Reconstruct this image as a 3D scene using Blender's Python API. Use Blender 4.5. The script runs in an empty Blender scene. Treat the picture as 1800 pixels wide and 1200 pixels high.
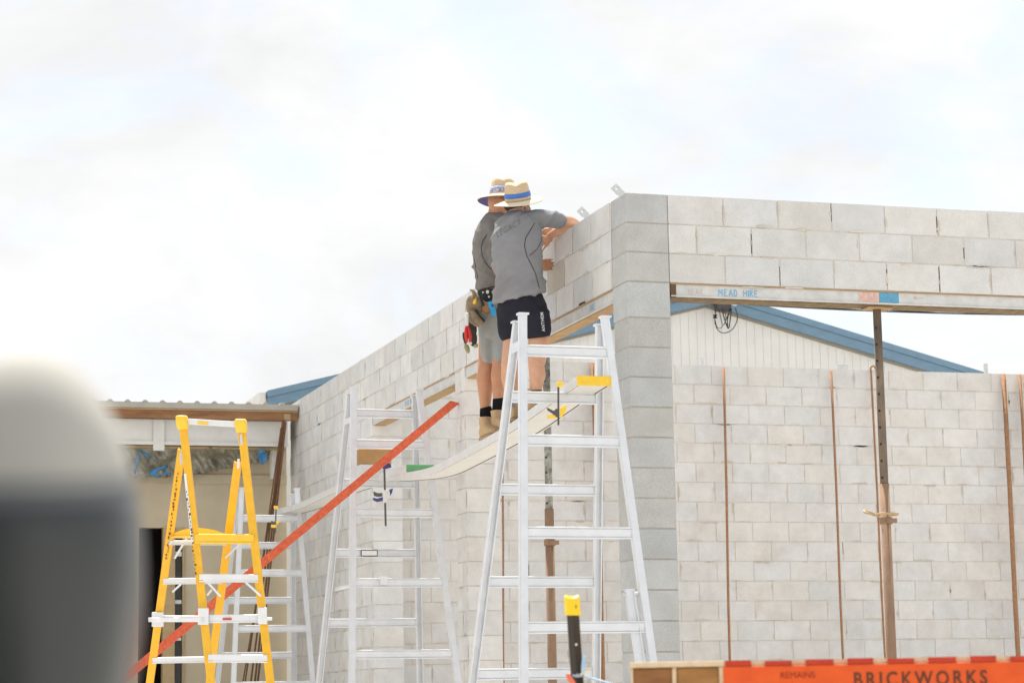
import bpy, bmesh, math, random
from math import sin, cos, pi, radians, sqrt
from mathutils import Vector as V, Matrix, noise
from mathutils.bvhtree import BVHTree
random.seed(7)
S = bpy.context.scene
COL = S.collection
T = 4.8                                             # height of the wall tops above the slab

# ------------------------------------------------------------------ camera
FPX, YAW, PIT, ROL = 4081.56, .2982, .1556, -.0177   # focal length in px of an 1800 px wide picture
CAM = V((-5.1981, -14.2789, T - 3.373))
_f = V((sin(YAW)*cos(PIT), cos(YAW)*cos(PIT), sin(PIT)))
_r0 = V((cos(YAW), -sin(YAW), 0)); _u0 = _r0.cross(_f)
VR = cos(ROL)*_r0 + sin(ROL)*_u0                    # right, up and forward of the view
VU = -sin(ROL)*_r0 + cos(ROL)*_u0
VF = _f
cd = bpy.data.cameras.new('camera'); cam = bpy.data.objects.new('camera', cd); COL.objects.link(cam)
cd.sensor_width = 36.0; cd.lens = 36.0*FPX/1800; cd.clip_start = .05; cd.clip_end = 3000
cd.dof.use_dof = True; cd.dof.focus_distance = 15.8; cd.dof.aperture_fstop = 6.3
Mx = Matrix((VR, VU, -VF)).transposed().to_4x4(); Mx.translation = CAM
cam.matrix_world = Mx
S.camera = cam

# ------------------------------------------------------------------ light
SUN_EL, SUN_AZ = radians(66), radians(4)           # azimuth from +Y towards +X: behind the walls, high
CLOUD = .478
SKY1, SKY2 = (3.1, 1.7, .35), (7.4, 2.2, 1.1)      # where the cloud pattern sits
S.view_settings.view_transform = 'Standard'; S.view_settings.look = 'None'
S.view_settings.exposure = 1.12; S.view_settings.gamma = 1; S.view_settings.use_curve_mapping = False
w = bpy.data.worlds.new('World'); S.world = w; w.use_nodes = True
nt = w.node_tree; N = nt.nodes; L = nt.links; N.clear()
out = N.new('ShaderNodeOutputWorld'); mix = N.new('ShaderNodeMixShader')
b1 = N.new('ShaderNodeBackground'); b2 = N.new('ShaderNodeBackground')
sky = N.new('ShaderNodeTexSky'); sky.sky_type = 'NISHITA'; sky.sun_disc = False
sky.sun_elevation = SUN_EL; sky.sun_rotation = SUN_AZ; sky.air_density = 1.0; sky.dust_density = 2.0
L.new(sky.outputs[0], b1.inputs[0]); b1.inputs[1].default_value = .10
tc = N.new('ShaderNodeTexCoord')
mp = N.new('ShaderNodeMapping'); mp.inputs['Scale'].default_value = (8.0, 8.0, 14.0); mp.inputs['Location'].default_value = SKY1
L.new(tc.outputs['Generated'], mp.inputs[0])
n1 = N.new('ShaderNodeTexNoise'); n1.inputs['Scale'].default_value = 1.0; n1.inputs['Detail'].default_value = 9; n1.inputs['Roughness'].default_value = .58
n1.inputs['Distortion'].default_value = .5
L.new(mp.outputs[0], n1.inputs['Vector'])
r1 = N.new('ShaderNodeValToRGB'); r1.color_ramp.elements[0].position = .40; r1.color_ramp.elements[1].position = .54
r1.color_ramp.elements[0].color = (.60, .60, .60, 1); r1.color_ramp.elements[1].color = (1, 1, 1, 1)
L.new(n1.outputs[0], r1.inputs[0]); L.new(r1.outputs[0], mix.inputs[0])
mp2 = N.new('ShaderNodeMapping'); mp2.inputs['Scale'].default_value = (5.0, 5.0, 11.0); mp2.inputs['Location'].default_value = SKY2
L.new(tc.outputs['Generated'], mp2.inputs[0])
n2 = N.new('ShaderNodeTexNoise'); n2.inputs['Scale'].default_value = 1.3; n2.inputs['Detail'].default_value = 9; n2.inputs['Roughness'].default_value = .60
n2.inputs['Distortion'].default_value = .3
L.new(mp2.outputs[0], n2.inputs['Vector'])
r2 = N.new('ShaderNodeValToRGB'); r2.color_ramp.elements[0].position = .36; r2.color_ramp.elements[1].position = .62
r2.color_ramp.elements[0].color = (.87, .873, .88, 1); r2.color_ramp.elements[1].color = (1, 1, 1, 1)
L.new(n2.outputs[0], r2.inputs[0]); L.new(r2.outputs[0], b2.inputs[0]); b2.inputs[1].default_value = CLOUD
L.new(b1.outputs[0], mix.inputs[1]); L.new(b2.outputs[0], mix.inputs[2]); L.new(mix.outputs[0], out.inputs[0])

sd = bpy.data.lights.new('sun', 'SUN'); so = bpy.data.objects.new('sun', sd); COL.objects.link(so)
sd.energy = 3.6; sd.angle = radians(.6); sd.color = (1, .95, .87)
sdir = V((sin(SUN_AZ)*cos(SUN_EL), cos(SUN_AZ)*cos(SUN_EL), sin(SUN_EL)))
so.rotation_euler = (-sdir).to_track_quat('-Z', 'Y').to_euler(); so.location = (0, 0, 30)

# ------------------------------------------------------------------ helpers
def at(px, py, D):                                  # point seen at a pixel of the 1800 px picture, D metres deep
    return CAM + (VF + VR*((px-900)/FPX) - VU*((py-600)/FPX))*D
def ray(px, py): return VF + VR*((px-900)/FPX) - VU*((py-600)/FPX)
def onX(px, py, X): d = ray(px, py); return CAM + d*((X-CAM.x)/d.x)
def onY(px, py, Y): d = ray(px, py); return CAM + d*((Y-CAM.y)/d.y)

def mat(name, col, rough=.7, var=.12, scale=12, bump=.0, bscale=80, metal=0., col2=None, spec=.4, attr=False, coords='Object', stretch=(1, 1, 1)):
    m = bpy.data.materials.new(name); m.use_nodes = True; nt = m.node_tree; N = nt.nodes; L = nt.links
    p = N['Principled BSDF']; p.inputs['Roughness'].default_value = rough; p.inputs['Metallic'].default_value = metal
    p.inputs['Specular IOR Level'].default_value = spec
    tc = N.new('ShaderNodeTexCoord'); mp = N.new('ShaderNodeMapping'); mp.inputs['Scale'].default_value = stretch
    L.new(tc.outputs[coords], mp.inputs[0])
    n = N.new('ShaderNodeTexNoise'); n.inputs['Scale'].default_value = scale; n.inputs['Detail'].default_value = 6; n.inputs['Roughness'].default_value = .62
    L.new(mp.outputs[0], n.inputs['Vector'])
    rp = N.new('ShaderNodeValToRGB'); rp.color_ramp.elements[0].position = .3; rp.color_ramp.elements[1].position = .7
    c2 = col2 or tuple(c*(1-var) for c in col); c1 = col if col2 else tuple(min(1, c*(1+var)) for c in col)
    rp.color_ramp.elements[0].color = (*c2, 1); rp.color_ramp.elements[1].color = (*c1, 1)
    L.new(n.outputs[0], rp.inputs[0]); colout = rp.outputs[0]
    if attr:
        a = N.new('ShaderNodeAttribute'); a.attribute_name = 'tint'
        mm = N.new('ShaderNodeMix'); mm.data_type = 'RGBA'; mm.blend_type = 'MULTIPLY'; mm.inputs[0].default_value = 1
        L.new(colout, mm.inputs[6]); L.new(a.outputs['Color'], mm.inputs[7]); colout = mm.outputs[2]
    L.new(colout, p.inputs['Base Color'])
    if bump:
        n3 = N.new('ShaderNodeTexNoise'); n3.inputs['Scale'].default_value = bscale; n3.inputs['Detail'].default_value = 4
        L.new(mp.outputs[0], n3.inputs['Vector'])
        b = N.new('ShaderNodeBump'); b.inputs['Strength'].default_value = bump; b.inputs['Distance'].default_value = .01
        L.new(n3.outputs[0], b.inputs['Height']); L.new(b.outputs[0], p.inputs['Normal'])
    return m

def block_mat(name, grain=.10, sm=.45):              # concrete masonry: block tint * mottling * fine grain, tan mortar smears
    m = bpy.data.materials.new(name); m.use_nodes = True; nt = m.node_tree; N = nt.nodes; L = nt.links
    p = N['Principled BSDF']; p.inputs['Roughness'].default_value = .92; p.inputs['Specular IOR Level'].default_value = .2
    tc = N.new('ShaderNodeTexCoord')
    def nz(sc, det=5, ro=.6):
        n = N.new('ShaderNodeTexNoise'); n.inputs['Scale'].default_value = sc; n.inputs['Detail'].default_value = det; n.inputs['Roughness'].default_value = ro
        L.new(tc.outputs['Object'], n.inputs['Vector']); return n
    def mul(a, bcol_from, f=1.0):
        mm = N.new('ShaderNodeMix'); mm.data_type = 'RGBA'; mm.blend_type = 'MULTIPLY'; mm.inputs[0].default_value = f
        L.new(a, mm.inputs[6]); L.new(bcol_from, mm.inputs[7]); return mm.outputs[2]
    def ramp(n, p0, c0, p1, c1):
        r = N.new('ShaderNodeValToRGB'); e = r.color_ramp.elements; e[0].position = p0; e[1].position = p1
        e[0].color = (*c0, 1); e[1].color = (*c1, 1); L.new(n.outputs[0], r.inputs[0]); return r.outputs[0]
    a = N.new('ShaderNodeAttribute'); a.attribute_name = 'tint'
    c = mul(a.outputs['Color'], ramp(nz(5.5, 6), .32, (.86, .855, .84), .68, (1, 1, 1)))
    c = mul(c, ramp(nz(130, 3, .7), .34, (1-grain,)*3, .62, (1.0, 1.0, 1.0)))
    sme = N.new('ShaderNodeMix'); sme.data_type = 'RGBA'; L.new(ramp(nz(2.6, 8, .7), .56, (0, 0, 0), .78, (sm, sm, sm)), sme.inputs[0])
    L.new(c, sme.inputs[6]); sme.inputs[7].default_value = (.50, .44, .36, 1)
    L.new(sme.outputs[2], p.inputs['Base Color'])
    b = N.new('ShaderNodeBump'); b.inputs['Strength'].default_value = .5; b.inputs['Distance'].default_value = .006
    L.new(nz(150, 3, .7).outputs[0], b.inputs['Height']); L.new(b.outputs[0], p.inputs['Normal'])
    return m

class MB:                                           # mesh builder in world coordinates
    def __init__(s): s.v = []; s.f = []; s.t = []
    def add(s, vs, fs, tint=None):
        o = len(s.v); s.v += [V(x) for x in vs]; s.f += [tuple(i+o for i in f) for f in fs]; s.t += [tint or (1, 1, 1)]*len(fs)
    def hexa(s, P, tint=None):                      # 8 points, bottom loop then top loop
        s.add(P, [(0, 3, 2, 1), (4, 5, 6, 7), (0, 1, 5, 4), (1, 2, 6, 5), (2, 3, 7, 6), (3, 0, 4, 7)], tint)
    def box(s, x0, x1, y0, y1, z0, z1, tint=None):
        s.hexa([(x0, y0, z0), (x1, y0, z0), (x1, y1, z0), (x0, y1, z0), (x0, y0, z1), (x1, y0, z1), (x1, y1, z1), (x0, y1, z1)], tint)
    def obox(s, c, a, b, d, tint=None):             # centre and three half-axis vectors
        c, a, b, d = V(c), V(a), V(b), V(d)
        if a.cross(b).dot(d) < 0: a = -a
        s.hexa([c-a-b-d, c+a-b-d, c+a+b-d, c-a+b-d, c-a-b+d, c+a-b+d, c+a+b+d, c-a+b+d], tint)
    def bar(s, p, q, side, w_, t_, tint=None):      # rectangular bar from p to q, width w_ along side, thickness t_
        p, q = V(p), V(q); ax = (q-p).normalized(); sd = (V(side) - ax*V(side).dot(ax)).normalized(); n = ax.cross(sd)
        s.obox((p+q)/2, (q-p)/2, sd*w_/2, n*t_/2, tint)
    def tube(s, pts, r, n=8, cap=True, side=None, closed=False):
        pts = [V(p) for p in pts]; m = len(pts); R = r if isinstance(r, (list, tuple)) else [r]*m; base = len(s.v); prev = side and V(side)
        for i, p in enumerate(pts):
            if closed: t = pts[(i+1) % m] - pts[i-1]
            else: t = pts[min(i+1, m-1)] - pts[max(i-1, 0)]
            t.normalize()
            if prev is None: prev = V((0, 0, 1)) if abs(t.z) < .9 else V((1, 0, 0))
            a = prev - t*prev.dot(t)
            if a.length < 1e-5: a = t.orthogonal()
            a.normalize(); b = t.cross(a); prev = a
            ra, rb = R[i] if isinstance(R[i], (list, tuple)) else (R[i], R[i])
            for k in range(n):
                th = 2*pi*k/n; s.v.append(p + a*cos(th)*ra + b*sin(th)*rb)
        for i in range(m if closed else m-1):
            j = (i+1) % m
            for k in range(n):
                k2 = (k+1) % n; s.f.append((base+i*n+k, base+i*n+k2, base+j*n+k2, base+j*n+k)); s.t.append((1, 1, 1))
        if cap and not closed:
            s.f.append(tuple(base+k for k in reversed(range(n)))); s.f.append(tuple(base+(m-1)*n+k for k in range(n))); s.t += [(1, 1, 1)]*2
    def rings(s, rs, cap=True):                     # loft through rings of equal vertex count
        n = len(rs[0]); base = len(s.v)
        for r in rs: s.v += [V(p) for p in r]
        for i in range(len(rs)-1):
            for k in range(n):
                k2 = (k+1) % n; s.f.append((base+i*n+k, base+i*n+k2, base+(i+1)*n+k2, base+(i+1)*n+k)); s.t.append((1, 1, 1))
        if cap:
            s.f.append(tuple(base+k for k in reversed(range(n)))); s.f.append(tuple(base+(len(rs)-1)*n+k for k in range(n))); s.t += [(1, 1, 1)]*2
    def blob(s, c, rx, ry, rz, n=16, m=10, axes=None, e=1.0):
        ax = axes or (V((1, 0, 0)), V((0, 1, 0)), V((0, 0, 1))); rs = []
        for i in range(1, m):
            ph = -pi/2 + pi*i/m; ring = []
            for k in range(n):
                th = 2*pi*k/n
                sg = lambda x: math.copysign(abs(x)**e, x)
                ring.append(V(c) + ax[0]*rx*sg(cos(ph))*sg(cos(th)) + ax[1]*ry*sg(cos(ph))*sg(sin(th)) + ax[2]*rz*sg(sin(ph)))
            rs.append(ring)
        s.rings(rs)
    def prism(s, poly, d):                          # polygon (3-D points) extruded by d
        n = len(poly); P = [V(p) for p in poly]; d = V(d)
        s.add(P + [p+d for p in P], [tuple(reversed(range(n))), tuple(range(n, 2*n))] + [(i, (i+1) % n, n+(i+1) % n, n+i) for i in range(n)])
    def build(s, name, m, parent=None, bevel=0, smooth=False, loc=None, seg=1, recalc=True):
        o0 = V((0, 0, 0)); q = parent
        while q is not None: o0 = V(q.location) + o0; q = q.parent
        if parent is None and loc is None:
            xs = [v.x for v in s.v]; ys = [v.y for v in s.v]
            loc = V(((min(xs)+max(xs))/2, (min(ys)+max(ys))/2, min(v.z for v in s.v)))
        if parent is None: o0 = V(loc)
        me = bpy.data.meshes.new(name); me.from_pydata([v-o0 for v in s.v], [], s.f)
        at_ = me.attributes.new('tint', 'FLOAT_COLOR', 'FACE')
        for i, t in enumerate(s.t): at_.data[i].color = (*t, 1)
        if recalc:
            bm = bmesh.new(); bm.from_mesh(me); bmesh.ops.recalc_face_normals(bm, faces=bm.faces); bm.to_mesh(me); bm.free()
        me.materials.append(m)
        if smooth:
            for p in me.polygons: p.use_smooth = True
        o = bpy.data.objects.new(name, me); COL.objects.link(o)
        if parent is None: o.location = o0
        else: o.parent = parent
        if bevel:
            b = o.modifiers.new('bevel', 'BEVEL'); b.width = bevel; b.segments = seg; b.limit_method = 'ANGLE'
        return o

def tag(o, label=None, cat=None, group=None, kind=None):
    if label: o['label'] = label
    if cat: o['category'] = cat
    if group: o['group'] = group
    if kind: o['kind'] = kind
    return o
def thing(name, label, cat, loc, group=None):
    o = bpy.data.objects.new(name, None); COL.objects.link(o); o.location = loc; o.empty_display_size = .2
    return tag(o, label, cat, group)
def copy_tree(o, parent=None):
    c = o.copy(); COL.objects.link(c)
    if parent is not None: c.parent = parent
    for ch in list(o.children): copy_tree(ch, c)
    return c

def fuse(mb, name, m, parent, voxel=.008, sm=6, disp=None, dec=0):     # union of closed shapes as one continuous skin
    o = mb.build(name, m, parent, recalc=True)
    a = o.modifiers.new('r', 'REMESH'); a.mode = 'VOXEL'; a.voxel_size = voxel; a.use_smooth_shade = True
    b = o.modifiers.new('s', 'SMOOTH'); b.factor = .5; b.iterations = sm
    dg = bpy.context.evaluated_depsgraph_get(); me = bpy.data.meshes.new_from_object(o.evaluated_get(dg)); o.modifiers.clear()
    old = o.data; o.data = me; bpy.data.meshes.remove(old); me.name = name
    if not me.materials: me.materials.append(m)
    if disp:
        off = V((0, 0, 0)); q = o
        while q is not None: off += V(q.location); q = q.parent
        ns = [v.normal.copy() for v in me.vertices]
        for v, nn in zip(me.vertices, ns): v.co += nn*disp(v.co + off)
        bm = bmesh.new(); bm.from_mesh(me)
        for _ in range(3): bmesh.ops.smooth_vert(bm, verts=bm.verts, factor=.5, use_axis_x=True, use_axis_y=True, use_axis_z=True)
        bm.to_mesh(me); bm.free()
    for p in me.polygons: p.use_smooth = True
    me.update(); return o

def text_mesh(txt, size, spacing=1.0, extr=.0, bold=0.):
    cu = bpy.data.curves.new('t', 'FONT'); cu.body = txt; cu.size = size; cu.space_character = spacing; cu.extrude = extr; cu.offset = bold
    cu.align_x = 'LEFT'; cu.resolution_u = 3
    o = bpy.data.objects.new('t', cu); COL.objects.link(o); dg = bpy.context.evaluated_depsgraph_get()
    me = bpy.data.meshes.new_from_object(o.evaluated_get(dg)); bpy.data.objects.remove(o); bpy.data.curves.remove(cu); return me
def place_text(txt, size, org, ex, ey, m, name, parent, spacing=1.0, bold=0., hitter=None, lift=.002, xs=1.0, stencil=None):
    me = text_mesh(txt, size, spacing, 0, bold); ex, ey = V(ex), V(ey); org = V(org); nrm = ex.cross(ey)
    mb = MB(); vs = []
    if hitter:
        bm = bmesh.new(); bm.from_mesh(me); bmesh.ops.triangulate(bm, faces=bm.faces); bmesh.ops.subdivide_edges(bm, edges=[e for e in bm.edges if e.calc_length() > .015], cuts=2); bmesh.ops.triangulate(bm, faces=bm.faces); bm.to_mesh(me); bm.free()
    for v in me.vertices:
        p = org + ex*v.co.x*xs + ey*v.co.y
        if hitter: p = hitter(p)
        vs.append(p + nrm*lift if not hitter else p)
    mb.add(vs, [tuple(p.vertices) for p in me.polygons])
    bpy.data.meshes.remove(me)
    o = mb.build(name, m, parent, recalc=False); return o

# ------------------------------------------------------------------ materials
M = {}
M['block'] = block_mat('concrete_block'); M['block_col'] = block_mat('column_block', .22, .2)
M['mortar'] = mat('mortar', (.60, .565, .51), .95, .12, 9, .3, 120, spec=.1, attr=True)
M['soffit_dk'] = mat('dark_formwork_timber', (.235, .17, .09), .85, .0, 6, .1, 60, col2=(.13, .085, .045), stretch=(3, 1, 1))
M['alu'] = mat('aluminium', (.74, .76, .79), .42, .0, 9, .04, 60, metal=.25, spec=.5, col2=(.65, .67, .69))
M['alu_plank'] = mat('plank_aluminium', (.66, .66, .65), .5, .05, 10, .03, 60, metal=.15)
M['yellow'] = mat('yellow_fibreglass', (.82, .45, .02), .42, .08, 14, .03, 90, spec=.5)
M['yellow_cap'] = mat('yellow_plastic', (.85, .56, .05), .4, .06, 20)
M['yellow_end'] = mat('yellow_end_cap', (.80, .52, .04), .5, .08, 30)
M['green'] = mat('green_plastic', (.11, .30, .13), .5, .08, 30)
M['orange_lvl'] = mat('orange_painted_timber', (.74, .16, .065), .6, .0, 38, .15, 90, col2=(.53, .075, .03), stretch=(1, 1, 1))
M['lvl_edge'] = mat('timber_edge', (.62, .30, .18), .7, .15, 30)
M['rust'] = mat('rusty_steel', (.40, .22, .115), .85, .0, 30, .2, 120, col2=(.27, .135, .068))
M['rust_dark'] = mat('rust_brown_steel', (.20, .10, .05), .85, .0, 30, .2, 120, col2=(.13, .06, .035))
M['prop_in'] = mat('prop_inner_steel', (.26, .185, .125), .7, .0, 11, .2, 100, col2=(.105, .085, .068), stretch=(1, 1, .4))
M['prop_out'] = mat('prop_outer_steel', (.34, .215, .135), .8, .0, 14, .2, 120, col2=(.23, .145, .095), stretch=(1, 1, .4))
M['prop_pale'] = mat('prop_splattered_steel', (.42, .42, .37), .8, .0, 22, .2, 120, col2=(.09, .09, .08))
M['gal'] = mat('galvanised_steel', (.60, .61, .60), .45, .1, 25, .05, 60, metal=.35)
M['lintel'] = mat('painted_lintel', (.57, .57, .555), .6, .12, 14, .05, 60)
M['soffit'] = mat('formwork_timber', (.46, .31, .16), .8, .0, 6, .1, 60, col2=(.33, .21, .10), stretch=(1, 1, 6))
M['dark_gap'] = mat('rusted_flange', (.11, .07, .04), .9, .2, 20)
M['clad'] = mat('white_cladding', (.72, .71, .68), .55, .06, 2.2, .02, 40)
M['blue'] = mat('blue_fascia', (.16, .265, .36), .5, .10, 5, .03, 40, stretch=(1, 1, 3))
M['soff2'] = mat('eave_shadow_lining', (.30, .27, .22), .8, .1, 8)  # soffit strip with the eave shadow put into its colour
M['pine'] = mat('raw_pine', (.60, .42, .25), .8, .0, 7, .1, 60, col2=(.44, .27, .14), stretch=(1, 6, 6))
M['pine2'] = mat('pale_pine', (.72, .58, .40), .8, .0, 9, .1, 60, col2=(.60, .44, .27), stretch=(4, 4, 4))
M['wood_brown'] = mat('brown_wood', (.33, .15, .05), .75, .0, 10, .1, 60, col2=(.20, .085, .03), stretch=(1, 1, 5))
M['wood_fascia'] = mat('weathered_fascia_timber', (.36, .185, .085), .8, .0, 5, .15, 60, col2=(.19, .09, .04), stretch=(.8, 1, 5))
M['wood_brown2'] = mat('honey_brown_wood', (.40, .20, .06), .75, .0, 10, .1, 60, col2=(.27, .125, .04), stretch=(1, 1, 5))
M['pal_or'] = mat('orange_paint', (.78, .105, .01), .6, .0, 18, .15, 70, col2=(.66, .08, .008))
M['pal_red'] = mat('red_paint', (.56, .045, .012), .6, .0, 25, .15, 70, col2=(.42, .03, .01))
M['stencil'] = mat('stencil_ink', (.085, .035, .02), .8, .0, 40, col2=(.16, .05, .02))
M['stencil2'] = mat('faded_stencil_ink', (.33, .03, .008), .8, .1, 40)
M['cream'] = mat('cream_render', (.52, .45, .325), .85, .06, 5, .05, 60)
M['white_beam'] = mat('dusty_white_paint', (.66, .65, .61), .6, .08, 4, .03, 40)
M['roofsheet'] = mat('roof_sheet', (.42, .40, .34), .5, .1, 5, metal=.2)
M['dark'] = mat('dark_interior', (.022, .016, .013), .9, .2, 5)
M['tan_frame'] = mat('tan_door_frame', (.45, .33, .18), .7, .1, 8)
M['plastic'] = mat('crumpled_sheeting', (.36, .335, .26), .35, .0, 7, .3, 20, col2=(.13, .125, .09), spec=.8)
M['bluetarp'] = mat('blue_sheeting', (.05, .22, .42), .5, .15, 15)
M['skin'] = mat('skin', (.60, .345, .225), .55, .0, 22, .05, 200, col2=(.54, .28, .17))
M['skin2'] = mat('tanned_skin', (.52, .265, .155), .55, .0, 22, .05, 200, col2=(.45, .21, .115))
M['shirt'] = mat('grey_work_shirt', (.265, .27, .285), .85, .0, 4.5, .12, 260, spec=.15, col2=(.21, .205, .20))  # lighter and cooler, brown mottling: highlight and fold shade put into the colour
M['shirt_shaded'] = mat('shaded_grey_work_shirt', (.215, .203, .188), .85, .0, 4.5, .12, 260, spec=.15, col2=(.165, .15, .135))  # darker, browner copy of the shirt; the rear man's shading is in its colour
M['piping'] = mat('dark_piping', (.03, .03, .033), .8, .1, 30)
M['navy'] = mat('dark_navy_shorts', (.021, .021, .030), .85, .15, 12, .15, 200, spec=.15)
M['grey_shorts'] = mat('grey_shorts', (.31, .32, .31), .85, .08, 10, .15, 200, spec=.15)
M['suede'] = mat('tan_suede', (.47, .33, .19), .9, .1, 25, .15, 150, spec=.1)
M['sole'] = mat('boot_sole', (.33, .24, .15), .8, .1, 25)
M['sock'] = mat('black_sock', (.012, .012, .013), .95, .2, 60, .3, 200, spec=.1)
M['sock2'] = mat('grey_blue_sock', (.22, .25, .30), .95, .1, 60, .3, 200, spec=.1)
M['straw'] = mat('straw', (.64, .50, .34), .8, .0, 60, .35, 160, col2=(.51, .38, .235), stretch=(1, 1, 4))
M['brim'] = mat('pale_straw', (.76, .66, .50), .8, .0, 60, .3, 160, col2=(.66, .54, .38))
M['hatblue'] = mat('blue_hat_band', (.05, .17, .52), .7, .1, 40)
M['hatpurple'] = mat('indigo_lining', (.105, .10, .27), .8, .1, 30)
M['hatpattern'] = mat('patterned_hat_band', (.55, .58, .68), .7, .0, 55, col2=(.05, .06, .22))
M['hair'] = mat('dark_hair', (.035, .024, .017), .7, .3, 90, .5, 200)
M['leather'] = mat('worn_leather', (.30, .235, .155), .85, .0, 18, .2, 90, col2=(.16, .12, .075))
M['leather_dk'] = mat('black_belt_pad', (.035, .04, .037), .85, .0, 40, .2, 90, col2=(.018, .02, .02))
M['leather_tan'] = mat('tan_leather', (.43, .215, .09), .8, .15, 25)
M['red'] = mat('red_grip', (.55, .028, .022), .5, .1, 30)
M['cyan'] = mat('blue_plastic', (.02, .34, .66), .45, .08, 30)
M['clamp_blue'] = mat('blue_clamp_grip', (.045, .05, .20), .5, .1, 30)
M['steel'] = mat('dark_steel', (.10, .095, .09), .5, .1, 30, metal=.5)
M['glove'] = mat('dark_glove', (.045, .042, .035), .9, .2, 25, .2, 90)
M['glove_tip'] = mat('green_glove_rubber', (.30, .30, .15), .8, .2, 25)
M['post'] = mat('dark_bitumen_coated_steel', (.040, .031, .024), .45, .12, 12, .05, 60, metal=.2)
M['capyel'] = mat('bright_yellow_cap', (.86, .62, .02), .35, .05, 15)
M['rope'] = mat('braided_rope', (.55, .60, .66), .8, .0, 120, col2=(.16, .28, .42))
M['tape_red'] = mat('orange_flagging', (.80, .19, .10), .6, .1, 30)
M['tape_blue'] = mat('pale_blue_flagging', (.40, .58, .78), .6, .1, 30)
M['tape_yel'] = mat('pale_yellow_flagging', (.78, .66, .36), .6, .1, 30)
M['black'] = mat('black_cable', (.02, .02, .02), .6, .1, 30)
M['mark_ink'] = mat('worn_dark_print', (.13, .08, .04), .7, .3, 40)
M['boxgrey'] = mat('grey_junction_box', (.075, .072, .07), .6, .1, 8)
M['white_ins'] = mat('white_insulator', (.75, .76, .78), .35, .1, 30)
M['ink_blue'] = mat('blue_marker', (.19, .40, .57), .7, .1, 40)
M['ink_faint'] = mat('faded_marker', (.50, .44, .44), .7, .1, 40)
M['paint_blue'] = mat('blue_paint_patch', (.10, .33, .50), .6, .15, 40)
M['paint_pink'] = mat('pink_primer_patch', (.62, .42, .36), .7, .2, 30)
M['sticker'] = mat('white_sticker', (.78, .78, .76), .5, .05, 30)
M['sil_blue'] = mat('silver_label', (.55, .60, .64), .4, .06, 30)
M['ground'] = mat('pale_concrete_slab', (.48, .465, .44), .9, .12, 1.5, .2, 30)
M['white_letter'] = mat('white_print', (.58, .58, .58), .7, .05, 30)
M['shirt_print'] = mat('dark_print', (.12, .125, .14), .8, .1, 60)
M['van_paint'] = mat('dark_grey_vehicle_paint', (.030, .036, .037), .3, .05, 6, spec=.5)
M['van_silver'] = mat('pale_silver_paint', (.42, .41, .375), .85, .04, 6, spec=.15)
M['shade_dark'] = mat('dark_shade_band', (.085, .092, .098), .45, .05, 6)
M['shade_grey'] = mat('grey_shade_band', (.22, .222, .215), .45, .05, 6)
M['glass'] = mat('dark_tinted_glass', (.02, .024, .026), .08, .1, 3, spec=.6)
M['rubber'] = mat('rubber', (.02, .02, .02), .85, .1, 30)

# ------------------------------------------------------------------ ground
g = MB(); g.add([(-600, -600, 0), (600, -600, 0), (600, 900, 0), (-600, 900, 0)], [(0, 1, 2, 3)])
tag(g.build('ground', M['ground'], loc=V((0, 0, 0))), kind='structure')

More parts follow.
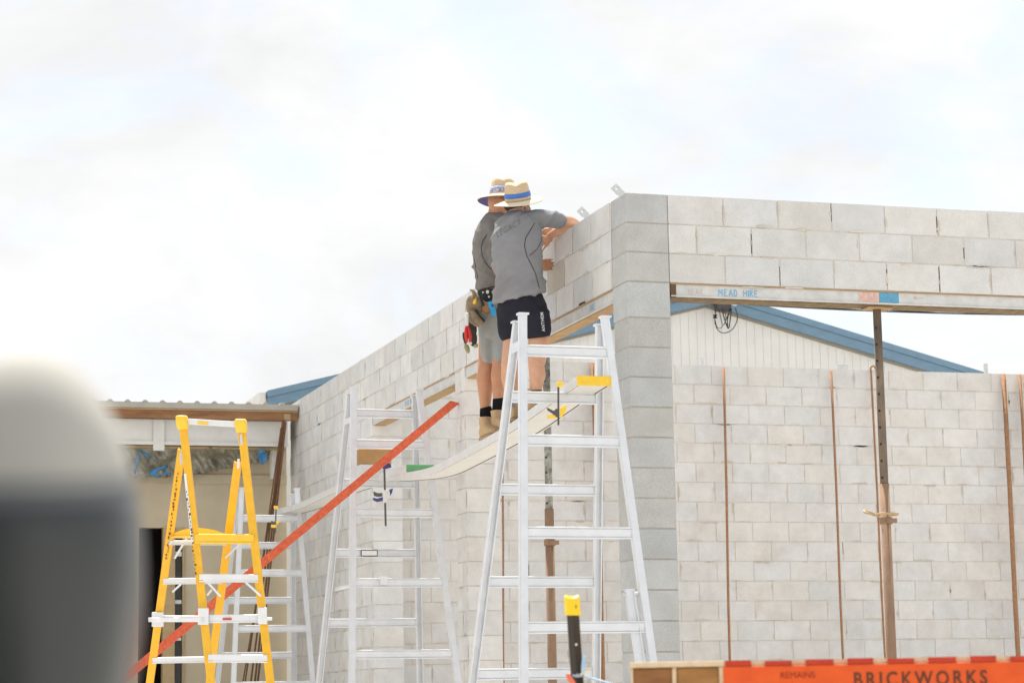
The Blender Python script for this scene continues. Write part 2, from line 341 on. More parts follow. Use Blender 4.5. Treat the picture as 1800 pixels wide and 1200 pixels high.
# ------------------------------------------------------------------ masonry
def tint(base=(.60, .59, .57), v=.055):
    k = 1 + random.uniform(-v, v); h = random.uniform(-1, 1)
    return (base[0]*k*(1+.016*h), base[1]*k, base[2]*k*(1-.026*h))
def masonry(name, label, u0, u1, ztop, zbot, place, depth, phase, holes=(), lens=.4, h=.2, base=(.60, .59, .57), v=.055, dark=(), group=None, smear=.55, open_j=.12):
    """courses of blocks from ztop down; place(u, d, z) maps along-wall, into-wall, up to the world"""
    bl = MB(); mo = MB(); G = .0045; k = 0; z1 = ztop; joints = []
    edge = lambda q: abs(q-u0) < .002 or abs(q-u1) < .002 or any(abs(q-h_[0]) < .002 or abs(q-h_[1]) < .002 for h_ in holes)
    def cut(a, b, za, zb):
        segs = [(a, b)]
        for (ha, hb, hza, hzb) in holes:
            if hza < (za+zb)/2 < hzb:
                ns = []
                for (p, q) in segs:
                    if hb <= p or ha >= q: ns.append((p, q))
                    else:
                        if ha > p: ns.append((p, ha))
                        if hb < q: ns.append((hb, q))
                segs = ns
        return segs
    def bx(m, a, b, d0, d1, za, zb, t=None):
        P = [place(*c) for c in ((a, d0, za), (b, d0, za), (b, d1, za), (a, d1, za), (a, d0, zb), (b, d0, zb), (b, d1, zb), (a, d1, zb))]
        m.hexa(P, t)
    while z1 > zbot + .02:
        z0 = max(z1-h, zbot)
        for (a, b) in cut(u0, u1, z0, z1): bx(mo, a+.0045, b-.0045, .0035, depth-.0035, z0, z1 - (.012 if k == 0 else 0))
        off = phase + (lens/2 if k % 2 else 0); i0 = math.floor((u0-off)/lens)
        ua = off + i0*lens
        while ua < u1:
            ub = ua+lens
            for (a, b) in cut(max(ua, u0), min(ub, u1), z0, z1):
                if b-a < .03: continue
                j = random.uniform(-.0016, .0016); t = tint(base, v)
                for (da, db, dza, dzb, f) in dark:
                    if da < (a+b)/2 < db and dza < (z0+z1)/2 < dzb: t = tuple(x*y for x, y in zip(base, f))
                ja, jb = random.uniform(0, .0016), random.uniform(0, .0016)
                joints += [(a, b, z0-.005, z0+.005)] + ([(a-.005, a+.005, z0, z1)] if a > u0+.05 else []); bx(bl, a+(G+ja if abs(a-ua) < .001 and not edge(a) else 0), b-(G+jb if abs(b-ub) < .001 and not edge(b) else 0), j, depth-j, z0+G+random.uniform(-.001, .001), z1-(G if k else random.uniform(0, .003)), t)
            ua = ub
        z1 = z0; k += 1
    rs = random.Random(len(bl.f))
    for (a, b, za, zb) in joints:
        horiz = (b-a) > (zb-za); L_ = (b-a) if horiz else (zb-za)
        if not horiz and rs.random() < open_j:            # joint left open: dark slit
            f0 = rs.uniform(0, .4); f1 = rs.uniform(.6, 1); c = (a+b)/2; w2 = rs.uniform(.0016, .003)
            bx(mo, c-w2, c+w2, .0022, .0034, za+f0*L_, za+f1*L_, (.12, .10, .08))
        for _ in range(1 + (rs.random() < .35)):
            if rs.random() > smear: continue
            ll = L_*rs.uniform(.12, .6); c0_ = rs.uniform(0, L_-ll); n = 7; w1 = rs.uniform(.004, .013); P = []
            sh = rs.uniform(-.012, .012)
            for i in range(n+1):
                t = i/n; e = w1*sin(pi*min(max(t, .03), .97))**.5*rs.uniform(.55, 1.3); P.append((c0_+ll*t, e))
            top = [(x, sh+e) for x, e in P]; bot = [(x, sh-e*rs.uniform(.4, 1.2)) for x, e in reversed(P)]
            cz, cu = (za+zb)/2, (a+b)/2; k_ = rs.uniform(.86, 1.12)
            ring_ = [place(a+x, -.0026, cz+y) if horiz else place(cu+y, -.0026, za+x) for x, y in top+bot]
            mo.add(ring_, [tuple(range(len(ring_)))], (k_, k_*rs.uniform(.95, 1), k_*rs.uniform(.88, 1)))
    root = thing(name, label, 'wall', place((u0+u1)/2, depth/2, zbot), group)
    bl.build('blocks', M['block'], root); mo.build('mortar', M['mortar'], root)
    return root

HL = [(.302, 3.98, -1, T-.6), (4.28, 7.24, -1, T-.6)]
masonry('block_wall', 'long pale concrete block wall receding left, with two openings, the men leaning on it', .302, 11.14, T, 0,
        lambda u, d, z: V((d, u, z)), .29, .32, HL, base=(.735, .73, .715), v=.055, open_j=.04,
        dark=((1.42, 1.78, T-.4, T-.2, (.80, .76, .68)), (2.9, 3.3, T-.2, T, (.93, .92, .9)), (5.0, 5.6, T-.4, T-.2, (.88, .88, .88)), (3.3, 3.7, T-.4, T-.2, (1.1, 1.08, 1.05))))
masonry('block_wall', 'three course block band over a steel lintel, running right from the corner column', .302, 5.2, T, T-.6,
        lambda u, d, z: V((u, d, z)), .19, .70, base=(.685, .68, .665), v=.07, open_j=.6)
masonry('block_wall', 'tall rear block wall seen through the opening with brown steel bars leaning on it', .30, 9.0, T+.04, 0,
        lambda u, d, z: V((u, 7.67+d, z)), .19, .08, base=(.745, .73, .705), v=.03, open_j=.015, smear=.5)
def column(x0, name, label):
    root = thing(name, label, 'column', (x0+.15, .145, 0)); bl = MB(); mo = MB()
    zs = [T, T-.2, T-.4, T-.6, T-.84]; 
    while zs[-1] > .2: zs.append(zs[-1]-.2)
    zs.append(0)
    for i in range(len(zs)-1):
        j = random.uniform(-.0025, .0025); t = tint((.555, .562, .55), .075)
        bl.box(x0+j, x0+.297, j-.001, .29, zs[i+1]+.004, zs[i]-(.004 if i else 0), t)
    mo.box(x0+.005, x0+.3005, .006, .284, 0, T-.02, (.78, .77, .75))
    bl.build('blocks', M['block_col'], root, bevel=.003); mo.build('mortar', M['mortar'], root); return root
column(0, 'block_column', 'grey square block column at the corner where the two walls meet')
column(4.9, 'block_column', 'grey square block column at the far right end of the lintel')

# steel lintels
def lintel(lbl, place, u0, u1, depth, along, sm='soffit'):
    root = thing('lintel', lbl, 'lintel', place((u0+u1)/2, depth/2, T-.70))
    def bx(m, a, b, d0, d1, za, zb): m.hexa([place(*c) for c in ((a, d0, za), (b, d0, za), (b, d1, za), (a, d1, za), (a, d0, zb), (b, d0, zb), (b, d1, zb), (a, d1, zb))])
    w_ = MB(); bx(w_, u0+.006, u1-.006, .008, .02, T-.684, T-.610); bx(w_, u0+.006, u1-.006, .0, .030, T-.692, T-.684)
    w_.build('steel_face', M['lintel'], root)
    e = MB(); bx(e, u0+.004, u1-.004, -.001, depth-.01, T-.610, T-.6035); e.build('top_flange', M['soffit'], root)
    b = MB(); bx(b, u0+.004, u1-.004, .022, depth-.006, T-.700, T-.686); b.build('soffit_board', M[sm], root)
    return root
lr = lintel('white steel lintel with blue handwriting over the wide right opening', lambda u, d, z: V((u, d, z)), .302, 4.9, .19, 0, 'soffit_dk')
ll = lintel('white steel lintel with tan underside beside the corner column, just right of the men', lambda u, d, z: V((d, u, z)), .302, 3.98, .135, 1)
lf = lintel('white steel lintel over the far left opening, partly behind the middle ladder', lambda u, d, z: V((d, u, z)), 4.28, 7.24, .135, 1)
d_ = MB(); d_.box(.304, .345, .002, .018, T-.694, T-.608); d_.build('end_packer', M['dark_gap'], lr)
P0 = onY(1263, 512.3, .006)
GLY = dict(M=[[(0, 0), (.08, 1), (.42, .35), (.78, 1), (.86, 0)]], E=[[(.62, 1), (.02, .97), (0, .02), (.62, 0)], [(0, .52), (.5, .54)]], A=[[(0, 0), (.36, 1), (.72, 0)], [(.12, .34), (.58, .36)]], D=[[(0, 0), (.02, 1)], [(0, 1), (.42, .92), (.62, .6), (.55, .2), (.3, .02), (0, 0)]], H=[[(0, 0), (.02, 1)], [(.66, 0), (.66, 1)], [(0, .5), (.66, .53)]], I=[[(.02, 0), (0, 1)]], R=[[(0, 0), (.02, 1), (.45, .95), (.52, .68), (.02, .5)], [(.2, .5), (.6, 0)]], B=[[(0, 0), (0, 1), (.42, .9), (.42, .62), (0, .52), (.5, .4), (.48, .1), (0, 0)]])
def strokes(txt, org, ex, ey, h_, wd, adv, m, name, parent, wob=.03):
    mb = MB(); x = 0; rs = random.Random(3); org, ex, ey = V(org), V(ex), V(ey); n = ex.cross(ey); k_ = 0
    for ch in txt:
        if ch == ' ': x += .75*h_*adv; continue
        for st in GLY[ch]:
            P = [org + ex*(x + a*h_*.8) + ey*(b_*h_ + rs.uniform(-wob, wob)*h_) for a, b_ in st]
            for p, q in zip(P, P[1:]):
                k_ += 1; mb.bar(p + n*(.0006 + .00002*k_), q + n*(.0006 + .00002*k_), ey if abs((q-p).normalized().dot(ey)) < .6 else ex, wd*rs.uniform(.8, 1.2), .0004)
        x += (max(a for st in GLY[ch] for a, _ in st)*.8 + .26)*h_*adv
    return mb.build(name, m, parent)
strokes('MEAD HIRE', (P0.x, .0078, T-.674), (1, 0, 0), (0, 0, 1), .042, .0075, 1.07, M['ink_blue'], 'blue_lettering', lr)
P0 = onY(1210, 509, .006)
strokes('BEAR', (P0.x, .0078, T-.672), (1, 0, 0), (0, 0, 1), .036, .005, 1.05, M['ink_faint'], 'faded_lettering', lr)
b = MB(); b.box(1.685, 1.835, .0052, .0072, T-.683, T-.612); b.build('pink_patch', M['paint_pink'], lr)
b = MB(); b.box(1.838, 1.925, .0052, .0072, T-.682, T-.612); b.box(1.929, 1.985, .0052, .0072, T-.682, T-.612); b.build('blue_patch', M['paint_blue'], lr)
b = MB(); b.box(2.10, 2.17, .0055, .0072, T-.6425, T-.638)
for s_ in (-1, 1): b.bar((2.10, .0063, T-.640), (2.117, .0063, T-.640+.011*s_), (0, 1, 0), .0015, .004)
b.build('arrow_mark', M['paint_pink'], lr)
place_text('pushin', .045, V((2.20, .006, T-.665)), (1, 0, 0), (0, 0, 1), M['ink_faint'], 'faded_lettering', lr, 1.05, -.0018)
P0 = onX(1069, 532, 0)
strokes('HIRE', (.0078, .80, T-.672), (0, -1, 0), (0, 0, 1), .042, .006, 1.1, M['ink_blue'], 'faded_lettering', ll)
strokes('MEAD HIRE', (.0078, 6.0, T-.672), (0, -1, 0), (0, 0, 1), .042, .007, 1.1, M['ink_blue'], 'faded_lettering', lf)

# tie straps standing on the wall top
for px, py, lb in ((1018, 367, 'small galvanised strap with a hole, beside the worker\'s elbow on the wall top'), (1078, 327, 'small galvanised strap with a hole, on the wall top at the corner')):
    c = onX(px, py, .10); y0 = c.y; mb = MB(); ax = (VR*-.62 + VU*.62).normalized(); n = V((.25, -.97, 0)).normalized(); sd_ = ax.cross(n).normalized()
    tipc = c; foot = c - ax*.20
    # plate as a strip with a square of material left out round the hole
    hw = .030; L_ = .17; Q = .030
    def q(a, b_, zz): return tipc + ax*a + sd_*b_ + n*zz
    cir = [(-Q + .010*cos(2*pi*k/16), .010*sin(2*pi*k/16)) for k in range(16)]
    outer = []
    for k in range(16):
        a_, b_ = cos(2*pi*k/16), sin(2*pi*k/16); s_ = 1/max(abs(a_), abs(b_)); outer.append((-Q+Q*a_*s_, hw*b_*s_))
    for zz in (0, .003):
        mb.add([q(a, b_, zz) for a, b_ in cir] + [q(a, b_, zz) for a, b_ in outer], [(k, (k+1) % 16, 16+(k+1) % 16, 16+k) for k in range(16)])
    mb.obox(q(-2*Q-.07, 0, .0015), ax*.07, sd_*hw, n*.0015)
    tag(mb.build('tie_strap', M['gal'], recalc=False), lb, 'strap', 'tie straps on the wall top')

# small stubs on the rear wall top
for px, py, w_, h_, lb in ((1234, 636, .022, .09, 'thin grey stub standing on the rear wall top, left end'), (1733, 650, .035, .11, 'pale stub standing on the rear wall top near the blue roof end'), (1481, 646, .12, .055, 'pale grey flat bracket lying on the rear wall top')):
    c = onY(px, py, 7.76); mb = MB(); mb.box(c.x-w_/2, c.x+w_/2, 7.74, 7.78, T+.041, T+.041+h_)
    mb.box(c.x-w_/2-.006, c.x+w_/2+.006, 7.735, 7.785, T+.041+h_, T+.046+h_)
    tag(mb.build('wall_bracket', M['gal'], bevel=.003), lb, 'bracket', 'brackets on the rear wall top')
c = onX(637, 634, .12); mb = MB(); mb.box(.11, .13, c.y-.02, c.y+.02, T, T+.07); mb.box(.105, .135, c.y-.028, c.y+.028, T+.07, T+.078)
tag(mb.build('wall_bracket', M['gal']), 'tiny grey stub on top of the long left block wall', 'bracket', 'brackets on the wall tops')

# ------------------------------------------------------------------ gabled building behind
gb = thing('gabled_building', 'white clad building with blue gable fascia behind the block walls', 'building', (6.2, 20, 0))
AX, AZ, Y0 = 6.22, 6.86, 14.0; SL = .254; xl, xr = .30, 12.14
zt = lambda x: AZ - SL*abs(x-AX) - (0 if x < AX else 0)
mb = MB()                                           # ribbed cladding, real grooves
x = xl+.25; PW = .118
while x < xr-.25:
    a, b_ = x, min(x+PW, xr-.25)
    mb.hexa([(a+.0035, Y0+.10, 0), (b_-.0035, Y0+.10, 0), (b_, Y0+.2, 0), (a, Y0+.2, 0), (a+.0035, Y0+.10, zt(a)-.13), (b_-.0035, Y0+.10, zt(b_)-.14), (b_, Y0+.2, zt(b_)-.14), (a, Y0+.2, zt(a)-.14)])
    x += PW
mb.box(xl+.26, xr-.26, Y0+.106, Y0+.18, 0, 5.0); mb.prism([(xl+.26, Y0+.106, 5.0), (xr-.26, Y0+.106, 5.0), (xr-.26, Y0+.106, zt(xr)-.12), (AX, Y0+.106, AZ-.15), (xl+.26, Y0+.106, zt(xl)-.12)], (0, .06, 0))
mb.box(xl+.25, xl+.35, Y0+.2, 26, 0, 5.0); mb.box(xr-.35, xr-.25, Y0+.2, 26, 0, 5.0)
mb.build('wall', M['clad'], gb)
def rake(name, m, top, bot, y0, y1):
    mb = MB()
    for (xa, xb) in ((xl-.0, AX), (AX, xr)):
        za, zb = zt(xa), zt(xb)
        mb.hexa([(xa, y0, za-bot), (xb, y0, zb-bot), (xb, y1, zb-bot), (xa, y1, za-bot), (xa, y0, za-top), (xb, y0, zb-top), (xb, y1, zb-top), (xa, y1, za-top)])
    return mb.build(name, m, gb)
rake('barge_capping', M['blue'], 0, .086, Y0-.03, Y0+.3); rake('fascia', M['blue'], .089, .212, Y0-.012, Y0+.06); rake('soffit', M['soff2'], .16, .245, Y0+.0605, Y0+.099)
mb = MB()
for (xa, xb) in ((xl-.02, AX), (AX, xr+.02)):
    mb.hexa([(xa, Y0+.301, zt(xa)-.09), (xb, Y0+.301, zt(xb)-.09), (xb, 26, zt(xb)-.09), (xa, 26, zt(xa)-.09), (xa, Y0+.301, zt(xa)-.04), (xb, Y0+.301, zt(xb)-.04), (xb, 26, zt(xb)-.04), (xa, 26, zt(xa)-.04)])
mb.build('roof', M['roofsheet'], gb)
mb = MB(); yy = Y0+.02
while yy < 26: mb.box(xl-.10, xl-.021, yy, yy+.12, 5.17, 5.335); yy += .13
mb.build('gutter', M['clad'], gb)
# junction box and looping cables under the apex
jb = thing('junction_box', 'grey power box with looping cables under the gable apex', 'power box', onY(1272, 551, Y0-.16))
mb = MB(); p = onY(1271, 536, Y0-.1); mb.box(p.x-.105, p.x+.095, Y0-.16, Y0-.031, p.z-.085, p.z+.10); mb.box(p.x-.16, p.x-.105, Y0-.12, Y0-.031, p.z+.02, p.z+.10)
mb.build('box', M['boxgrey'], jb, bevel=.008)
mb = MB(); p = onY(1291, 533, Y0-.2)
mb.blob(p, .05, .03, .035, 10, 7); mb.tube([onY(1284, 530, Y0-.2), onY(1302, 533, Y0-.22)], .02, 8)
mb.build('insulator', M['white_ins'], jb, smooth=True)
YC = Y0-.19; mb = MB()
def loop(pts, r=.006):
    P = [onY(x, y, YC-random.uniform(0, .05)) for x, y in pts]; Q = []
    for i in range(len(P)-1):
        p0, p1, p2, p3 = P[max(i-1, 0)], P[i], P[i+1], P[min(i+2, len(P)-1)]
        for k in range(5):
            t = k/5; Q.append(.5*((2*p1) + (p2-p0)*t + (2*p0-5*p1+4*p2-p3)*t*t + (3*p1-p0-3*p2+p3)*t**3))
    Q.append(P[-1]); mb.tube(Q, r, 6)
loop([(1259, 542), (1257, 556), (1257, 568), (1263, 581), (1274, 585), (1287, 579), (1295, 565), (1296, 552), (1292, 541)], .006)
loop([(1264, 542), (1267, 560), (1270, 572), (1266, 577), (1260, 574), (1257, 562)], .005)
loop([(1269, 542), (1274, 562), (1280, 577), (1283, 566), (1286, 542)], .008)
loop([(1273, 542), (1276, 560), (1272, 572), (1279, 555), (1285, 542)], .005)
loop([(1279, 576), (1279, 560), (1284, 540)], .008)
mb.build('cable_loop', M['black'], jb)
mb = MB(); p = onY(1257, 556, YC-.03)
for a_ in (0, 1): mb.bar(p+V((-.025, 0, .025*(1-2*a_)))*.9, p+V((.025, 0, -.025*(1-2*a_)))*.9, (0, 1, 0), .02, .018)
mb.build('cable_clip', M['black'], jb)
mb = MB(); A_ = onY(1300, 534, YC); B_ = onY(2300, 545, 10.5); pts = [A_.lerp(B_, k/24) - V((0, 0, .10*4*(k/24)*(1-k/24))) for k in range(25)]
mb.tube(pts, .011, 6); pts2 = [p + V((0, 0, .012*sin(i*1.9)+.008)) for i, p in enumerate(pts)]; mb.tube(pts2, .007, 6)
tag(mb.build('overhead_cable', M['black']), 'thin dark twisted overhead cable crossing behind the right lintel', 'cable')

# ------------------------------------------------------------------ low building on the left
lb = thing('low_building', 'low beige building with corrugated roof edge and stripped eaves, left of the block wall', 'building', (-4, 13, 0)); YB = 11.2
x0, x1 = -8.0, -.02
mb = MB(); mb.box(x0, -1.665, YB+.06, YB+.2, 0, 4.55); mb.box(-1.17, x1, YB+.06, YB+.2, 0, 4.55); mb.box(-1.665, -1.17, YB+.06, YB+.2, 3.43, 4.55)
mb.box(x0, x1, YB+.035, YB+.0597, 3.915, 4.02)
xx = -7.9
while xx < -.1: mb.box(xx, xx+.012, YB+.028, YB+.0345, 3.92, 4.0); xx += .285
mb.build('wall', M['cream'], lb)
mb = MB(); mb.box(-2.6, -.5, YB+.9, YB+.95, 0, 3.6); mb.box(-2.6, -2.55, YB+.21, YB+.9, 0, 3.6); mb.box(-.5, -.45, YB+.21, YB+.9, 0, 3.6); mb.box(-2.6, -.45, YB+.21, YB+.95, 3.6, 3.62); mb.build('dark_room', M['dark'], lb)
mb = MB(); mb.box(-1.40, -1.27, YB+.03, YB+.15, 0, 3.4295); mb.box(-1.185, -1.17, YB+.03, YB+.15, 0, 3.4295); mb.box(-1.2697, -1.1853, YB+.05, YB+.12, 3.33, 3.4295); mb.build('door_frame', M['tan_frame'], lb)
mb = MB(); mb.box(-1.2697, -1.1853, YB+.09, YB+.10, 0, 3.32); mb.build('window_pane', M['glass'], lb)
for zz, h_ in ((3.12, .05), (2.82, .03), (2.6, .04), (2.2, .03)): mb = MB(); mb.box(-1.262, -1.19, YB+.075, YB+.0885, zz, zz+h_); mb.build('pale_sticker', M['sticker'], lb)
mb = MB(); mb.box(x0, x1, YB-.55, YB-.50, 4.565, 4.655); mb.box(x0, x1, YB-.50, YB+.2, 4.63, 4.655); mb.build('eave_timber', M['wood_fascia'], lb)
mb = MB(); mb.box(x0, x1, YB-.56, YB-.5503, 4.656, 4.671); mb.build('timber_edge', M['pine'], lb)
mb = MB(); mb.box(-.17, -.10, YB-.562, YB-.551, 4.57, 4.635); mb.build('end_block', M['tan_frame'], lb)
mb = MB(); mb.box(x0, x1, YB-.58, YB+3, 4.673, 4.735)
xx = -7.9
while xx < x1-.05:
    mb.prism([(xx-.035, YB-.585, 4.7352), (xx+.035, YB-.585, 4.7352), (xx+.014, YB-.585, 4.757), (xx-.014, YB-.585, 4.757)], (0, 3.4, 0)); xx += .188
mb.build('roof', M['roofsheet'], lb)
mb = MB(); mb.box(x0, x1-.09, YB-.45, YB-.35, 4.31, 4.563); mb.box(x0, x1-.09, YB-.47, YB-.4503, 4.285, 4.325); mb.box(x0, x1-.09, YB-.46, YB-.4503, 4.54, 4.563); mb.build('white_beam', M['white_beam'], lb)
mb = MB(); mb.box(-1.59, -1.47, YB-.48, YB-.4705, 4.22, 4.56); mb.build('bracket', M['white_beam'], lb); mb = MB(); mb.box(-.26, -.15, YB-.3, YB-.2, 3.95, 4.309); mb.build('hanging_post', M['white_beam'], lb)
mb = MB(); mb.box(x0, x1-.09, YB-.36, YB-.3, 4.262, 4.284); mb.build('batten', M['tan_frame'], lb)
mb = MB(); n_, m_ = 170, 16; vs = []                # crumpled sheeting sagging under the beam
for i in range(n_+1):
    for j in range(m_+1):
        u, v_ = i/n_, j/m_; xx = -3.2 + 2.95*u
        sag = .33 - .22*max(0, (u-.62)/.38)**1.4
        zz = 4.29 - sag*v_; yy = YB-.36 + .24*v_ + .05*sin(v_*pi)
        nn = noise.noise(V((xx*7, zz*9, 3)))*.09 + (1-2*abs(noise.noise(V((xx*13 + zz*11, zz*5, 7)))))*.05
        vs.append((xx, yy+nn, zz+nn*.4))
mb.add(vs, [(i*(m_+1)+j, (i+1)*(m_+1)+j, (i+1)*(m_+1)+j+1, i*(m_+1)+j+1) for i in range(n_) for j in range(m_)])
o = mb.build('plastic_sheet', M['plastic'], smooth=True); tag(o, 'crumpled grey green plastic sheeting sagging under the white eave beam', 'sheeting'); o.modifiers.new('t', 'SOLIDIFY').thickness = .004
ts = thing('torn_sheeting', 'torn blue sheeting scraps hanging under the white eave beam', 'sheeting', (-1.6, YB-.42, 3.95))
for (xa, za, xb, zb, w_) in ((-1.72, 4.24, -1.60, 4.12, .05), (-1.74, 4.18, -1.78, 3.98, .035), (-1.62, 3.98, -1.42, 4.06, .06), (-1.55, 3.96, -1.38, 3.98, .04), (-.42, 4.25, -.36, 4.12, .10)):
    p, q_ = V((xa, YB-.42, za)), V((xb, YB-.40, zb)); d_ = (q_-p); s_ = d_.cross(V((0, 1, 0))).normalized()*w_; vs = []; wv_ = [random.uniform(.25, 1.5) for _ in range(6)]
    for i in range(6):
        for j in range(4):
            c = p + d_*(i/5) + s_*(j/3-.5)*wv_[i]; vs.append(c + V((.03*noise.noise(c*16+V((0, 9, 0))), .07*noise.noise(c*14), .05*noise.noise(c*15+V((5, 0, 0))))))
    mb = MB(); mb.add(vs, [(i*4+j, i*4+j+1, (i+1)*4+j+1, (i+1)*4+j) for i in range(5) for j in range(3)]); o = mb.build('scrap', M['bluetarp'], ts, smooth=True); o.modifiers.new('t', 'SOLIDIFY').thickness = .003
# bundle of brown rods leaning in the corner beside the long wall
for i, (xa, ya, xb, yb, dz, r_) in enumerate(((497, 740, 440, 1195, 0, .010), (499, 738, 447, 1195, 0, .011), (502, 742, 452, 1195, 0, .012), (494, 752, 430, 1195, 0, .008), (490, 815, 426, 1195, 0, .008))):
    A_ = onY(xa, ya, YB-.66-.02*i); B_ = onY(xb, yb, YB-1.0-.04*i); e_ = A_ + (B_-A_)*((A_.z-.0)/(A_.z-B_.z))
    mb = MB(); mb.tube([A_, A_.lerp(e_, .5)+V((.01, 0, 0)), e_], r_, 8)
    tag(mb.build('steel_bar', M['rust_dark']), 'thin brown steel rod in the bundle leaning at the far left corner of the wall', 'steel bar', 'brown rods leaning at the far corner')

# ------------------------------------------------------------------ steel bars leaning on the rear wall
def rod(xa, ya, xb, yb, r_, hook, label, m='rust', yt=7.63, yb_=7.25):
    A_ = onY(xa, ya, yt); B_ = onY(xb, yb, yb_); e_ = A_ + (B_-A_)*(A_.z/(A_.z-B_.z)); pts = []
    if hook:
        for k in range(6): a_ = pi*k/5*.9; pts.append(A_ + V((-.05+.05*cos(pi*.9-a_) if hook < 0 else .06-.06*cos(a_-pi*.0), .03, .05*sin(a_))))
        pts = [A_ + V((hook*.09*(1-cos(pi*t))/2*1.0, .02, .06*sin(pi*t))) for t in (1, .85, .7, .5, .3, .15)]
    pts += [A_ + (e_-A_)*t + V((.004*sin(9*t), 0, 0)) for t in (0, .25, .5, .75, 1)]
    mb = MB(); mb.tube(pts, r_, 8)
    return tag(mb.build('steel_bar', M[m], smooth=True), label, 'steel bar', 'brown steel bars leaning on the rear wall')
rod(1272, 646, 1283, 1155, .014, 0, 'rusty steel bar on the rear wall, first one right of the corner column')
b_ = rod(1461, 652, 1482, 1155, .0135, 0, 'rusty steel bar on the rear wall left of the steel prop')
rod(1531, 652, 1556, 1155, .011, .8, 'rusty steel bar with a hooked top just behind the right steel prop')
rod(1764, 658, 1790, 1150, .026, 0, 'thick rusty steel bar on the rear wall near the right picture edge', m='rust')
rod(1793, 658, 1818, 1150, .016, 0, 'thin rusty steel bar at the right picture edge, left one of the last pair')
rod(1801, 659, 1826, 1150, .014, 0, 'rusty steel bar at the right picture edge, rightmost of all', yt=7.62)
rod(883, 780, 885, 1090, .010, 0, 'thin rusty steel bar on the rear wall, left of the splattered prop')
rod(1042, 638, 1056, 1190, .020, 0, 'rusty steel bar behind the nearest trestle, left one of its pair', m='rust')
rod(1049, 640, 1061, 1190, .018, 0, 'rusty steel bar behind the nearest trestle, right one of its pair', m='rust')

# ------------------------------------------------------------------ steel props
def prop(x, y, zt_, zc, label, inner_m, outer_m, big):
    r = thing('steel_prop', label, 'prop', (x, y, 0), 'adjustable steel props'); ri, ro = .0285, .0345
    mb = MB(); mb.tube([(x, y, zc-.4), (x, y, zt_-.012)], ri, 16); o = mb.build('inner_tube', M[inner_m], r, smooth=True)
    for p_ in o.data.polygons: p_.use_smooth = len(p_.vertices) == 4
    zz = zc+.06
    while zz < zt_-.08: mb = MB(); mb.tube([V((x, y, zz)) + V((-.77, -.62, 0))*(ri-.004), V((x, y, zz)) + V((-.77, -.62, 0))*(ri+.0015)], .009, 8); zz += .115; mb.build('pin_hole', M['black'], r)
    mb = MB(); mb.tube([(x, y, .012), (x, y, zc+.02)], ro, 16); o = mb.build('outer_tube', M[outer_m], r, smooth=True)
    for p_ in o.data.polygons: p_.use_smooth = len(p_.vertices) == 4
    mb = MB(); mb.box(x-.095, x+.095, y-.06, y+.06, zt_-.012, zt_-.002); mb.build('head_plate', M['soffit'] if big else M['gal'], r)
    mb = MB(); mb.box(x-.08, x+.08, y-.08, y+.08, 0, .012); mb.build('base_plate', M[outer_m], r)
    zk = zc-.20
    mb = MB(); mb.tube([(x, y, zk-.055), (x, y, zk-.01)], .045, 12); mb.box(x-.02, x+.05, y-.07, y-.046, zk-.05, zk-.02); mb.build('collar', M['prop_out'], r)
    mb = MB()
    P = [V((x+.085*cos(a_), y+.085*sin(a_), zk+.01)) for a_ in [radians(k*20) for k in range(-16, 1)]]
    P = [V((x-.15, y-.10, zk+.005)), V((x-.185, y-.06, zk+.02)), V((x-.17, y-.02, zk+.035)), V((x-.11, y+.02, zk+.03))] + [V((x+.085*cos(a_), y+.085*sin(a_), zk+.012)) for a_ in [radians(180-k*24) for k in range(15)]]
    mb.tube(P, .0085, 8); mb.build('handle', M['tan_frame'], r, smooth=True)
    return r
prop(1.862, .10, T-.702, 2.86, 'brown adjustable steel prop under the right lintel', 'prop_in', 'prop_out', True)
prop(.15, 2.25, T-.702, 2.86, 'pale splattered steel prop under the left lintel, behind the nearest trestle ladder', 'prop_pale', 'prop_out', False)

